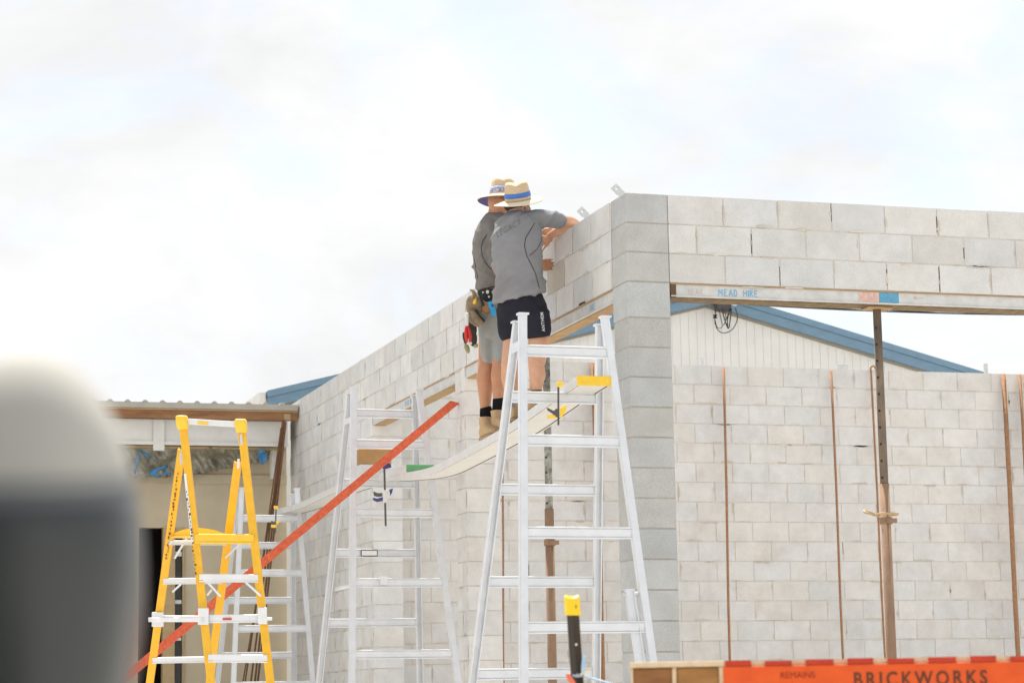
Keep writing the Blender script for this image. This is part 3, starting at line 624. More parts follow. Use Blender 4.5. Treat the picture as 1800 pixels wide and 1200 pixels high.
# ------------------------------------------------------------------ aluminium trestle ladders
def trestle(label, Xc, Y0, Zt, phi, s, tp, ln, a0, z_top, fr, rr, k=1.0, extras=None):
    """A-shaped trestle: front frame leans to -Y, rear frame to +Y, stiles splay downwards"""
    def P(front, side, z):
        zd = Zt - z; wv = side*(a0*k + tp*zd); y = -(s*zd+.03) if front else (s*zd+.03)
        return V((Xc + cos(phi)*wv - sin(phi)*y + ln*zd, Y0 + sin(phi)*wv + cos(phi)*y, z))
    r = thing('trestle_ladder', label, 'ladder', (Xc, Y0, 0), 'aluminium trestle ladders along the wall')
    lat = V((cos(phi), sin(phi), 0)); dpt = V((-sin(phi), cos(phi), 0))
    for front in (1, 0):
        sg = -1 if front else 1
        for side in (-1, 1):
            p, q = P(front, side, z_top - (0 if front else .035)), P(front, side, 0.0)
            mb = MB(); ax = (q-p).normalized(); n = ax.cross(lat).normalized()
            mb.bar(p, q, lat, .046*k, .010*k)                                    # web facing outwards
            for e_ in (-1, 1): mb.bar(p + lat*e_*.0225*k - dpt*sg*.018*k, q + lat*e_*.0225*k - dpt*sg*.018*k, lat, .006*k, .036*k)
            st = mb.build('leg', M['alu'], r)
            mb = MB(); mb.obox(p + V((0, 0, .006)) - dpt*sg*.014*k, lat*.034*k, dpt*.030*k, V((0, 0, .006)))
            mb.build('cap', M['alu'], st)
            mb = MB(); mb.obox(q + V((0, 0, .02)) - dpt*sg*.014*k, lat*.031*k, dpt*.028*k, V((0, 0, .02))); mb.build('rubber_foot', M['rubber'], st)
        z = Zt - (fr if front else rr)
        while z > .15:
            if z < z_top - .05:
                p, q = P(front, -1, z), P(front, 1, z); d_ = (q-p).normalized()
                p += d_*.018*k - dpt*sg*.014*k; q -= d_*.018*k + dpt*sg*.014*k
                mb = MB(); mb.bar(p, q, (0, 0, 1), .052*k, .018*k)
                for e_ in (-1, 1): mb.bar(p + V((0, 0, e_*.0315*k)), q + V((0, 0, e_*.0315*k)), (0, 0, 1), .010*k, .036*k)
                mb.build('rung', M['alu'], r, bevel=.0028)
            z -= .5788*k  # next rung down
    return r, P
t1, P1 = trestle('nearest white aluminium trestle ladder, in front of the corner column', -.609, -.441, 4.024, .021, .205, .062, -.022, .2666, 3.86, .398, .658)
t2, P2 = trestle('middle white aluminium trestle ladder, crossed by the orange board', -.545, 4.533, 4.30, .027, .201, .066, 0, .2666, 4.065, .708, .42)
K3 = .953; q3 = CAM + K3*(V((-.467, 10.03, 4.263))-CAM)
t3, P3 = trestle('farthest white aluminium trestle ladder, behind the yellow ladder', q3.x, q3.y, q3.z, .007, .176, .058, -.017, .2666, q3.z-.50, .84*K3, .518*K3, K3)
for sd_ in (-1, 1):                                  # hinge straps on the nearest ladder
    mb = MB(); p = P1(1, sd_, 3.66); q = P1(0, sd_, 3.66); mb.bar(p+V((sd_*.02, 0, 0)), q+V((sd_*.02, 0, 0)), (0, 0, 1), .06, .006); mb.build('hinge_strap', M['alu'], t1)
mb = MB(); p = P1(1, 1, 2.12)+V((-.085, .03, 0)); q = P1(1, 1, 0.02)+V((-.055, .03, 0)); mb.bar(p, q, (1, 0, 0), .05, .03); mb.bar(p+V((.024, -.02, 0)), q+V((.024, -.02, 0)), (1, 0, 0), .006, .02)
mb.build('leg_extension', M['alu'], t1)
mb = MB(); mb.tube([p+V((-.035, 0, -.03)), p+V((.11, 0, -.03))], .016, 10); mb.build('pivot_bolt', M['gal'], t1)
for sd_ in (-1, 1):
    for z in (3.8,): mb = MB(); mb.bar(P2(1, sd_, z)+V((sd_*.02, 0, 0)), P2(0, sd_, z)+V((sd_*.02, 0, 0)), (0, 0, 1), .05, .006); mb.build('hinge_strap', M['alu'], t2)
z = 4.30-.42-.5788*2; p = P2(0, -.18, z) + V((0, -.035, .0))
mb = MB(); mb.box(p.x-.06, p.x+.075, p.y-.003, p.y, z-.022, z+.022); st = mb.build('sticker', M['sticker'], t2)
mb = MB()
for a_, b2_ in (((-.062, -.024), (.077, -.024)), ((.077, -.024), (.077, .024)), ((.077, .024), (-.062, .024)), ((-.062, .024), (-.062, -.024))):
    mb.bar((p.x+a_[0], p.y-.0045, z+a_[1]), (p.x+b2_[0], p.y-.0045, z+b2_[1]), (0, 1, 0), .002, .005)
mb.build('sticker_border', M['black'], st)
z = 4.30-.708-.5788*2+.005; mb = MB(); mb.bar(P2(0, -.9, z-.02), P2(1, -.35, z+.02), (0, 0, 1), .03, .006); p = P2(1, -.35, z); mb.obox(p+V((0, .0, .01)), V((.03, 0, 0)), V((0, .03, 0)), V((0, 0, .035))); mb.build('spreader', M['alu'], t2)

# ------------------------------------------------------------------ planks
def plank(label, ys, zs, xc0, xc1, w_, th, cap_m, cap_name, n=28):
    def zz(y):
        for i in range(len(ys)-1):
            if y <= ys[i+1] or i == len(ys)-2:
                i0, i1, i2, i3 = max(i-1, 0), i, i+1, min(i+2, len(ys)-1); t = (y-ys[i1])/(ys[i2]-ys[i1])
                m1 = (zs[i2]-zs[i0])/(ys[i2]-ys[i0])*(ys[i2]-ys[i1]); m2 = (zs[i3]-zs[i1])/(ys[i3]-ys[i1])*(ys[i2]-ys[i1])
                return (2*t**3-3*t*t+1)*zs[i1] + (t**3-2*t*t+t)*m1 + (-2*t**3+3*t*t)*zs[i2] + (t**3-t*t)*m2
    r = thing('plank', label, 'plank', ((xc0+xc1)/2, (ys[0]+ys[-1])/2, min(zs)), 'aluminium scaffold planks')
    def strip(xa, xb, za, zb, name, m):
        mb = MB(); rs = []
        for i in range(n+1):
            y = ys[0] + (ys[-1]-ys[0])*i/n; xc = xc0+(xc1-xc0)*i/n; z = zz(y); rs.append([(xc+xa, y, z+za), (xc+xb, y, z+za), (xc+xb, y, z+zb), (xc+xa, y, z+zb)])
        mb.rings(rs); return mb.build(name, m, r)
    h = w_/2
    strip(-h, -h+.012, 0, th, 'side_rail', M['alu_plank']); strip(h-.012, h, 0, th, 'side_rail', M['alu_plank'])
    strip(-h+.018, h-.018, .004, th-.012, 'ribbed_underside', M['pine_white']); strip(-h+.012, h-.012, th-.011, th, 'deck', M['alu_plank'])
    strip(-h+.0121, -h+.0179, .001, th-.0115, 'seal', M['dark_gap']); strip(h-.0179, h-.0121, .001, th-.0115, 'seal', M['dark_gap'])
    mb = MB(); z = zz(ys[0]); mb.box(xc0-h-.003, xc0+h+.003, ys[0]-.012, ys[0]-.0005, z-.004, z+th+.003); mb.build(cap_name, cap_m, r, bevel=.003)
    return r, zz
M['pine_white'] = mat('cream_plank_underside', (.65, .64, .60), .6, .06, 6, .03, 60)
pk1, zz1 = plank('sagging white scaffold plank with yellow end cap, the two men standing on it', [-.575, -.29, .84, 1.25, 2.3, 3.1, 4.4, 4.86], [3.412, 3.392, 3.290, 3.268, 3.222, 3.205, 3.290, 3.335], -.45, -.455, .225, .056, M['yellow_end'], 'yellow_end_cap')
pk2, zz2 = plank('white scaffold plank running from the middle ladder to the farthest one', [3.70, 4.8, 6.2, 7.8, 9.22], [3.296, 3.325, 3.372, 3.365, 3.402], -.462, -.45, .225, .056, M['green'], 'green_end_cap')
mb = MB(); p = onX(640, 801, -.60); mb.box(-.70, -.50, 5.35, 5.40, 3.50, 3.60)
A_ = at(629, 789, 19.55); B_ = at(690, 815, 19.55); c = (A_+B_)/2
mb = MB(); mb.box(A_.x, B_.x, c.y, c.y+.12, B_.z, A_.z); tag(mb.build('timber_block', M['pine_tan'] if 'pine_tan' in M else mat('honey_timber', (.46, .28, .12), .75, .0, 9, .1, 60, col2=(.37, .205, .08)), bevel=.004), 'honey coloured timber block stacked on the white one, at the middle ladder', 'block')
A2 = at(630, 816, 19.55); B2 = at(692, 842, 19.55)
mb = MB(); mb.box(A2.x, B2.x, c.y-.004, c.y+.12, B2.z, B_.z-.002); tag(mb.build('white_block', M['alu_plank'], bevel=.004), 'white packing block under the honey timber, resting at the middle ladder', 'block')

# ------------------------------------------------------------------ orange brace board
Pa = onX(800, 706, -.035); Pb = at(224, 1187, 17.05); dirb = (Pb-Pa).normalized(); e_ = Pa + dirb*(Pa.z/(-dirb.z))
nrm = (CAM-Pa).normalized(); upb = nrm.cross(dirb).normalized()
if upb.z < 0: upb = -upb
mb = MB(); mw = .064; dp_ = dirb.cross(upb).normalized()
if dp_.dot(nrm) < 0: dp_ = -dp_
zc = upb*mw/2
ca = dirb*(mw*.42)
mb.hexa([Pa-zc-ca, e_-zc, e_-zc-dp_*.04, Pa-zc-ca-dp_*.04, Pa+zc+ca, e_+zc, e_+zc-dp_*.04, Pa+zc+ca-dp_*.04])
br = mb.build('brace_board', M['orange_lvl']); tag(br, 'long orange painted board sloping up to the block pier, crossing the middle ladder', 'board')

# ------------------------------------------------------------------ bar clamps
def clamp(label, D, bar_p, bar_q, col, scale, px0, jaws):
    r = thing('bar_clamp', label, 'clamp', at(*bar_q, D), 'bar clamps on the planks')
    mb = MB(); mb.bar(at(*bar_p, D), at(*bar_q, D), VR, .011*scale, .006); mb.build('bar', M['steel'], r)
    for nm, poly, m in jaws:
        mb = MB(); mb.prism([at(x, y, D-.012) for x, y in poly], VF*.024); mb.build(nm, M[m], r, bevel=.002)
    return r
clamp('yellow bar clamp gripping the plank end at the nearest ladder', 14.72, (981.5, 672), (981.5, 747), 'yellow_cap', 1.15, 0,
      [('upper_jaw', [(979, 676), (979, 671), (984, 670), (990, 672), (992, 676), (988, 680), (979, 680)], 'yellow_cap'),
       ('lower_jaw', [(961, 716), (966, 718), (974, 722), (977, 718), (983, 718), (983, 733), (977, 733), (970, 726), (962, 721)], 'steel'),
       ('trigger', [(984, 728), (984, 718), (991, 713), (997, 711), (995, 721), (988, 733), (984, 735)], 'yellow_cap'),
       ('handle', [(961, 729), (977, 729), (977, 735), (962, 735)], 'yellow_cap')])
clamp('blue bar clamp hanging at the middle ladder, beside the orange board', 18.9, (675.5, 820), (678, 924), 'clamp_blue', 1.5, 0,
      [('upper_jaw', [(671, 822), (677, 817), (683, 813), (687, 816), (688, 821), (682, 823), (676, 824)], 'clamp_blue'),
       ('lower_jaw', [(673, 861), (681, 861), (681, 880), (677, 884), (673, 880)], 'gal'),
       ('trigger', [(656, 863), (663, 866), (672, 866), (672, 872), (664, 873), (657, 871)], 'steel'),
       ('handle', [(655, 874), (663, 876), (673, 873), (673, 880), (663, 882), (656, 879)], 'clamp_blue'),
       ('grip_end', [(684, 860), (691, 858), (689, 866), (686, 871)], 'clamp_blue')])
clamp('small yellow and black bar clamp on the far plank end, at the farthest ladder', 22.9, (485.5, 888), (484, 936), 'yellow_cap', 1.2, 0,
      [('upper_jaw', [(481, 889), (488, 889), (489, 894), (482, 895)], 'yellow_cap'),
       ('lower_jaw', [(476, 915), (486, 917), (486, 922), (477, 921)], 'steel'),
       ('trigger', [(484, 916), (491, 915), (489, 921), (484, 922)], 'yellow_cap'),
       ('handle', [(476, 922), (486, 921), (486, 927), (477, 927)], 'yellow_cap')])

# ------------------------------------------------------------------ yellow platform ladder
DY = 15.6; yl = thing('platform_ladder', 'yellow fibreglass platform ladder with silver rungs, left of the block wall', 'ladder', at(370, 1195, DY)*1.0); yl.location.z = 0
def leg(xa, ya, xb, yb, D0, D1, name='leg'):
    a_, b_ = at(xa, ya, D0), at(xb, yb, D1); e_ = a_ + (b_-a_)*(a_.z/(a_.z-b_.z)); return a_, e_
LEGS = {}
for key, (xa, ya, xb, yb, D0, D1) in dict(na=(322, 752, 371, 1200, DY, DY-.38), nb=(425, 760, 475, 1200, DY, DY-.38), ra=(319, 790, 263, 1200, DY+.06, DY+.42), rb=(418, 812, 368, 1200, DY+.06, DY+.42)).items():
    a_, e_ = leg(xa, ya, xb, yb, D0, D1); LEGS[key] = (a_, e_); mb = MB(); sg = 1 if key[0] == 'n' else -1; k_ = 1 if key[1] == 'b' else -1
    mb.bar(a_, e_, VR, .052, .012)
    ax = (e_-a_).normalized(); n = VR.cross(ax).normalized(); n = n if n.dot(VF) > 0 else -n
    mb.bar(a_+VR*.022*k_+n*.022*1, e_+VR*.022*k_+n*.022*1, VR, .008, .044); mb.bar(a_-VR*.022*k_+n*.014*1, e_-VR*.022*k_+n*.014*1, VR, .008, .028)
    o = mb.build('leg', M['yellow'], yl, bevel=.002)
    mb = MB(); mb.bar(e_+V((0, 0, .05)), e_, VR, .06, .06); mb.build('rubber_foot', M['rubber'], o)
def pt(key, py):                                    # point of a leg at a picture row
    a_, e_ = LEGS[key]; lo, hi = 0., 1.
    for _ in range(30):
        m_ = (lo+hi)/2; d_ = a_.lerp(e_, m_)-CAM; y = 600 - FPX*d_.dot(VU)/d_.dot(VF)
        if y < py: lo = m_
        else: hi = m_
    return a_.lerp(e_, lo)
for (cx, cy, tip) in ((320.5, 743, 0), (424, 749, 0)):
    mb = MB(); rs = []
    for (y, hw, dd) in ((cy-13, .030, .030), (cy-11, .038, .036), (cy, .041, .040), (cy+9, .036, .036), (cy+11, .033, .034)):
        c = at(cx + (y-cy)*.12, y, DY); rs.append([c + VR*hw*math.copysign(abs(cos(t))**.45, cos(t)) + VF*dd*math.copysign(abs(sin(t))**.45, sin(t)) for t in [2*pi*k/20 for k in range(20)]])
    mb.rings(rs); mb.build('top_cap', M['yellow_cap'], yl, smooth=True)
mb = MB(); mb.bar(at(331, 740.5, DY), at(413, 745.5, DY), VU, .040, .012); mb.bar(at(331, 736.5, DY-.006), at(413, 741.5, DY-.006), VU, .007, .022); tb = mb.build('top_bar', M['alu'], yl)
mb = MB(); mb.bar(at(347, 742.4, DY-.0075), at(366, 743.5, DY-.0075), VU, .021, .002); mb.build('warning_label', M['yellow_cap'], tb)
def rung(k1, k2, py1, py2, h=.052, m='alu', name='rung', ext=0, dp=.03):
    p, q = pt(k1, py1), pt(k2, py2); d_ = (q-p).normalized(); mb = MB(); p = p-d_*ext; q = q+d_*ext
    mb.bar(p, q, VU, h*.8, dp*.6); mb.bar(p+VU*h*.42, q+VU*h*.42, VU, h*.15, dp); mb.bar(p-VU*h*.42, q-VU*h*.42, VU, h*.15, dp)
    return mb.build(name, M[m], yl)
for y1, y2 in ((1015, 1016), (1087, 1086), (1156, 1157), (1226, 1227), (1296, 1297)): rung('na', 'nb', y1, y2, ext=.0)
for y1, y2 in ((1021, 1020), (1086, 1087), (1160, 1158), (1228, 1228), (1296, 1297)): rung('ra', 'rb', y1, y2, .040)
rung('na', 'nb', 946, 947, .062, 'yellow_cap', 'platform_rail', 0, .05)
rung('ra', 'rb', 953, 954, .03, 'alu', 'platform_rail', 0, .03)
a_, b_, c_, d_ = pt('na', 944), pt('nb', 945), pt('rb', 946), pt('ra', 945)
mb = MB(); up = V((0, 0, .012)); mb.hexa([a_, b_, c_, d_, a_+up, b_+up, c_+up, d_+up]); mb.build('platform', M['yellow_cap'], yl)
mb = MB(); n_ = 14; vs = []
for i in range(n_+1):
    t = i/n_; p = d_.lerp(c_, t); vs += [p+V((0, 0, .012)), p+V((0, 0, .014+.055*sin(pi*t)**.7))]
mb.add(vs, [(2*i, 2*i+2, 2*i+3, 2*i+1) for i in range(n_)]); o = mb.build('platform_lip', M['yellow_cap'], yl); o.modifiers.new('t', 'SOLIDIFY').thickness = .006
mb = MB()
for (x1_, y1_, x2_, y2_, D) in ((328, 946, 307, 981, DY+.22), (423, 955, 396, 980, DY+.2), (303, 1040, 318, 1026, DY+.28), (366, 1024, 388, 1048, DY-.22), (432, 1023, 459, 1047, DY-.26), (372, 1036, 364, 1046, DY+.2)):
    mb = MB(); mb.bar(at(x1_, y1_, D), at(x2_, y2_, D), VR, .014, .004); mb.build('brace', M['alu'], yl)
# stabiliser brackets clamped on the third rung
mb = MB(); p, q = pt('na', 1087), pt('nb', 1086)
for c, w1, w2, hh in ((p, .035, .035, .055), (q, .03, .035, .055)): mb.obox(c + VU*.02 - VF*.03, VR*w1, VU*hh, VF*.008)
c = pt('ra', 1087); mb.obox(c - VF*.03, VR*.04, VU*.05, VF*.008)
mb.bar(pt('ra', 1087)-VF*.045-VR*.055, p-VF*.045, VU, .03, .02); mb.bar(q-VF*.03, q-VF*.03+VR*.065, VU, .02, .02)
mb.build('stabiliser_bracket', M['alu'], yl, bevel=.003)
mb = MB(); mb.obox(pt('nb', 1086)*.4+pt('na', 1087)*.6-VF*.021, VR*.03, VU*.006, VF*.002); mb.build('red_label', M['red'], yl)
for poly, m, D in (([(315, 797), (320, 791), (327, 787), (328, 804), (322, 812), (317, 818)], 'sil_blue', DY-.022), ([(421.5, 763), (425.5, 762), (430, 815), (428, 820), (425.5, 820)], 'sil_blue', DY-.025), ([(417, 806), (421.5, 806), (421, 822), (416.5, 824)], 'sticker', DY-.018)):
    mb = MB(); mb.prism([at(x, y, D) for x, y in poly], VF*.003); mb.build('label_plate', M[m], yl)
def mark(key, y0, y1, off, txt_m='mark_ink'):
    mb = MB(); y = y0
    while y < y1:
        p, q = pt(key, y), pt(key, y+random.choice((2.5, 3.5, 4.5)))
        ox = VR*(off+random.uniform(-.005, .005)) - VF*.010
        mb.bar(p+ox, q+ox, VR, random.choice((.004, .009, .012)), .003); y += random.uniform(5, 7.5)
    mb.build('printed_marks', M[txt_m], yl)
mb = MB(); mb.bar(pt('na', 832)-VR*.020-VF*.0085, pt('na', 955)-VR*.020-VF*.0085, VR, .016, .003); mb.build('white_sticker', M['sticker'], yl)
mark('na', 862, 1010, -.020); mark('ra', 830, 985, .0)

# ------------------------------------------------------------------ capped steel post and flagging
DP = 7.3; sp = thing('steel_post', 'dark steel post with bright yellow cap, rope tied to it', 'post', at(1010, 1195, DP)); sp.location.z = 0
top = at(1005.5, 1055, DP); low = at(1014.5, 1190, DP); foot = top + (low-top)*(top.z/(top.z-low.z))
ax = (foot-top).normalized(); mb = MB()
sec = []                                            # Y-shaped section, a ridge towards the camera
for k in range(3):
    a_ = radians(-100 + 120*k)
    for (da, rr_) in ((-10, .022), (10, .022)): sec.append((a_+radians(da), rr_))
    sec.append((a_+radians(60), .0085))
sec = [(-.0195, -.004), (-.003, -.016), (.003, -.016), (.0195, -.004), (.0195, .004), (.004, .006), (.004, .02), (-.004, .02), (-.004, .006), (-.0195, .004)]
mb.rings([[top + VR*a_ + VF*b_ for a_, b_ in sec], [foot + VR*a_ + VF*b_ for a_, b_ in sec]]); mb.build('shaft', M['post'], sp, bevel=.001)
mb = MB(); rs = []
for (t, s_) in ((-.014, .80), (-.012, .95), (-.006, 1.0), (.02, 1.03), (.044, 1.05)):
    c = top + ax*(t-.0); rs.append([c + VR*.0245*s_*math.copysign(abs(cos(a_))**.5, cos(a_)) + VF*.020*s_*math.copysign(abs(sin(a_))**.6, sin(a_)) + V((0, 0, .004*cos(a_*2) if t < -.01 else 0)) for a_ in [2*pi*k/24 for k in range(24)]])
mb.rings(rs); cp = mb.build('cap', M['capyel'], sp, smooth=False, bevel=.001)
place_text('1', .014, at(1010.5, 1068, DP-.0215), VR, VU, M['black'], 'moulded_digit', cp, 1, .0006)
mb = MB(); c = at(1013, 1132, DP-.017); mb.blob(c, .004, .003, .004, 8, 6, (VR, VF, VU)); mb.build('bolt_hole', M['sticker'], sp)
mb = MB(); A_ = at(1014, 1184, DP-.03); pts = [at(1014, 1184, DP-.022), at(1022, 1187, DP-.01), at(1036, 1190, DP-.03), at(1054, 1195, DP-.1), at(1078, 1202, DP-.2), at(1140, 1222, DP-.4), at(1300, 1290, DP-.8)]
mb.tube(pts, .0035, 8); mb.tube([at(1016, 1185, DP) + VR*.016*cos(a_) + VF*.030*sin(a_) for a_ in [2*pi*k/14 for k in range(14)]], .004, 6, closed=True)
tag(mb.build('rope', M['rope'], smooth=True), 'thin blue white rope tied round the capped post and running right', 'rope')
for nm, P_, m, lb_ in (('flagging_tape', [(1024, 1184), (1026, 1172), (1025, 1163), (1028, 1152)], 'tape_blue', 'pale blue flagging tape sticking up from the rope knot'), ('flagging_tape', [(1020, 1186), (1028, 1180), (1039, 1173)], 'tape_yel', 'pale yellow flagging tape end at the rope knot'), ('flagging_tape', [(998, 1184), (1003, 1194), (1012, 1206), (1022, 1222)], 'tape_red', 'orange red flagging tape hanging on the left of the capped post')):
    mb = MB(); vs = []; n_ = len(P_)
    for i, (x, y) in enumerate(P_):
        wv = .0045 + .003*(i % 2) + (.003 if m == 'tape_red' else 0); p = at(x, y, DP-.03 - .006*(i % 2)); vs += [p - VR*wv + VF*.004*(i % 2), p + VR*wv]
    mb.add(vs, [(2*i, 2*i+1, 2*i+3, 2*i+2) for i in range(n_-1)]); o = mb.build(nm, M[m]); o.modifiers.new('t', 'SOLIDIFY').thickness = .001; tag(o, lb_, 'tape')

# ------------------------------------------------------------------ painted pallet on its stack
DPL = 6.5; c0 = at(1109, 1163.3, DPL); zt_ = c0.z
hr_ = V((VR.x, VR.y, 0)).normalized(); exr = (hr_ - V((-hr_.y, hr_.x, 0))*.05).normalized()   # long side, runs right
eyb = V((-exr.y, exr.x, 0))                                              # into the picture
PB = .257                                           # the paint starts here along the front
def pallet(zt, name, label, group):
    r = thing(name, label, 'pallet', V((c0.x, c0.y, zt-.14)), group); o0 = V((c0.x, c0.y, zt)); W, Dp, th = 1.36, .98, .0155
    P = lambda a, b_, z: o0 + exr*a + eyb*b_ + V((0, 0, z))
    def bx(a0_, a1_, b0_, b1_, z0_, z1_, nm, m, par=None, bev=0):
        mb = MB(); mb.hexa([P(*c) for c in ((a0_, b0_, z0_), (a1_, b0_, z0_), (a1_, b1_, z0_), (a0_, b1_, z0_), (a0_, b0_, z1_), (a1_, b0_, z1_), (a1_, b1_, z1_), (a0_, b1_, z1_))])
        return mb.build(nm, M[m], par or r, bevel=bev)
    f = bx(PB, W, 0, .035, -.105, -th-.0008, 'painted_bearer', 'pal_or', bev=.002)
    for yb in (.46, .93): bx(.0, W, yb, yb+.04, -.105, -th-.0008, 'bearer', 'pine2')
    bx(.006, .114, .012, .10, -.105, -th-.003, 'wood_block', 'wood_brown', bev=.002); bx(.127, .245, .012, .10, -.105, -th-.003, 'wood_block', 'wood_brown2', bev=.002)
    for a_ in (.1145, .2455): bx(a_, a_+.0115, .006, .46, -.105, -th-.0015, 'upright', 'pine2')
    bx(.0, .0055, .010, .46, -.105, -th-.0015, 'upright', 'pine2')
    bx(-.004, PB+.003, -.003, .14, -th, .0, 'lead_board', 'pine2', bev=.0015); bx(-.002, PB+.003, .16, .30, -th, .0, 'lead_board', 'pine2'); bx(-.002, PB+.003, .40, .54, -th, .0, 'lead_board', 'pine2'); bx(-.002, PB+.003, .80, Dp, -th, .0, 'lead_board', 'pine2')
    x = PB+.006; i = 0
    while x < W-.03:
        w_ = .072 + .003*((i*7) % 3); dz = -.0012*((i*5) % 3)
        d = bx(x, min(x+w_, W), -.0015, Dp, -th, dz, 'deck_board', 'pine2'); bx(x, min(x+w_, W), -.0035, -.0017, -th, dz-.0003, 'painted_end', 'pal_red', d)
        if x+w_ < W: bx(x+w_+.001, x+w_+.037, .010+.004*(i % 3), Dp, -th, -.0012, 'filler_strip', 'pine2')
        x += w_ + .038; i += 1
    for k in range(7): bx(k*.21, k*.21+.09, 0, Dp, -.121, -.1055, 'bottom_board', 'pine2')
    return r, f, P
pl, face, PP = pallet(zt_, 'pallet', 'orange painted timber pallet with stencilled lettering, topmost of its stack', 'pallets stacked at the bottom right')
def ptext(txt, size, a_, z, m, name, spacing, bold, xs=1): 
    return place_text(txt, size, PP(a_, -.0005, z), exr, V((0, 0, 1)), M[m], name, face, spacing, bold, xs=xs, lift=.0009)
u_ = 1/FPX*DPL
ptext('REMAINS', .0255, (97+163)*u_, -.0665+.0145, 'stencil2', 'faded_lettering', 1.0, .0, .95)
t_ = ptext('BRICKWORKS', .056, (224+163)*u_, -.078, 'stencil', 'stencilled_lettering', 1.36, .0011, .83)
for k in range(1, 9):
    c = copy_tree(pl); c.location.z = pl.location.z - .1225*k - (0.0); 
    c['label'] = 'timber pallet in the stack below the painted one, number %d from the top' % (k+1) if False else 'timber pallet under the topmost orange painted one'
    if c.location.z < 0.0: pass

# ------------------------------------------------------------------ people
ER = VR
def ring(y, l, r_, D, d, slant=0, sq=.88, n=28, dD=0):
    """closed loop seen between pixels l and r_ on row y at depth D, half depth d; slant tilts it in pixels"""
    cx, hw = (l+r_)/2, (r_-l)/2; out = []
    for k in range(n):
        a_ = 2*pi*k/n; ca_, sa_ = math.copysign(abs(cos(a_))**sq, cos(a_)), math.copysign(abs(sin(a_))**sq, sin(a_))
        out.append(at(cx + hw*ca_, y + slant*ca_, D) + VF*d*sa_)
    return out
def limb(mb, pts, n=16):                            # (px, py, D, radius)
    P = [at(x, y, D) for x, y, D, r_ in pts]; R = [r_ if isinstance(r_, tuple) else r_ for *_, r_ in pts]
    a_ = (P[0]-P[1]).normalized(); b_ = (P[-1]-P[-2]).normalized()
    r0 = R[0] if not isinstance(R[0], tuple) else min(R[0]); r1 = R[-1] if not isinstance(R[-1], tuple) else min(R[-1])
    sc = lambda q, s_: tuple(x*s_ for x in q) if isinstance(q, tuple) else q*s_
    P = [P[0]+a_*r0*.8, P[0]+a_*r0*.5] + P + [P[-1]+b_*r1*.5, P[-1]+b_*r1*.8]; R = [sc(R[0], .35), sc(R[0], .8)] + R + [sc(R[-1], .8), sc(R[-1], .35)]
    mb.tube(P, R, n, side=VR)
def folds(dirs, amp):
    def f(p):
        v = 0
        for (d, fr, w_) in dirs:
            q = V(d); a_ = p.dot(q.normalized()); v += w_*max(0, 1-abs(noise.noise(V((a_*fr, p.z*2.1, p.x*1.7+p.y*1.3)))*2.4))**1.6
        v *= .25 + 1.5*max(0, noise.noise(p*3.1 + V((3, 1, 7))) + .35)
        return amp*(v-.16) + .0015*noise.noise(p*40)
    return f
def boot(r, x, y, D, dirp, m_up='suede', h=44):      # dirp: pixel direction of the toe
    """ankle boot: sole row y at pixel x; toe points along dirp (dx, dDepth)"""
    heel = at(x, y, D); up = V((0, 0, 1)); fw_ = (VR*dirp[0] + VF*dirp[1]); fw_.z = 0; fw_.normalize(); sdv = up.cross(fw_)
    L_, mb = .285, MB(); rs = []
    def sec(t, w_, hh, z0=.02): return [heel + fw_*(t*L_) + sdv*w_*math.copysign(abs(cos(a_))**.8, cos(a_)) + up*(z0 + hh*(.5+.5*math.copysign(abs(sin(a_))**.7, sin(a_)))) for a_ in [2*pi*k/20 for k in range(20)]]
    mb.rings([sec(-.16, .020, .05), sec(-.14, .033, .08), sec(0, .040, .10), sec(.2, .043, .105), sec(.40, .046, .085), sec(.62, .052, .062), sec(.8, .047, .05), sec(.9, .030, .035), sec(.925, .012, .02)])
    mb.rings([[heel + fw_*(t0+.03*0) + fw_*rx*cos(a_) + sdv*ry*sin(a_) + up*z for a_ in [2*pi*k/20 for k in range(20)]] for (z, rx, ry, t0) in ((.05, .055, .04, .025), (.09, .058, .042, .025), (.125, .053, .043, .015), (.150, .050, .044, .008), (.165, .053, .046, .005), (.17, .050, .043, .005))])
    o = fuse(mb, 'boot', M[m_up], r, .006, 4)
    mb = MB(); mb.rings([[p*1 for p in [heel + fw_*(t*L_) + sdv*w_ + up*z for t, w_ in ((-.17, -.015), (-.13, -.036), (.2, -.040), (.62, -.055), (.86, -.042), (.95, -.012), (.95, .012), (.86, .042), (.62, .055), (.2, .040), (-.13, .036), (-.17, .015))]] for z in (0, .024)])
    mb.build('sole', M['sole'], o, bevel=.004)
    mb = MB(); mb.bar(heel - fw_*.052 + up*.15, heel - fw_*.058 + up*.185, sdv, .014, .004); mb.build('pull_tab', M['suede'], o)
    return o
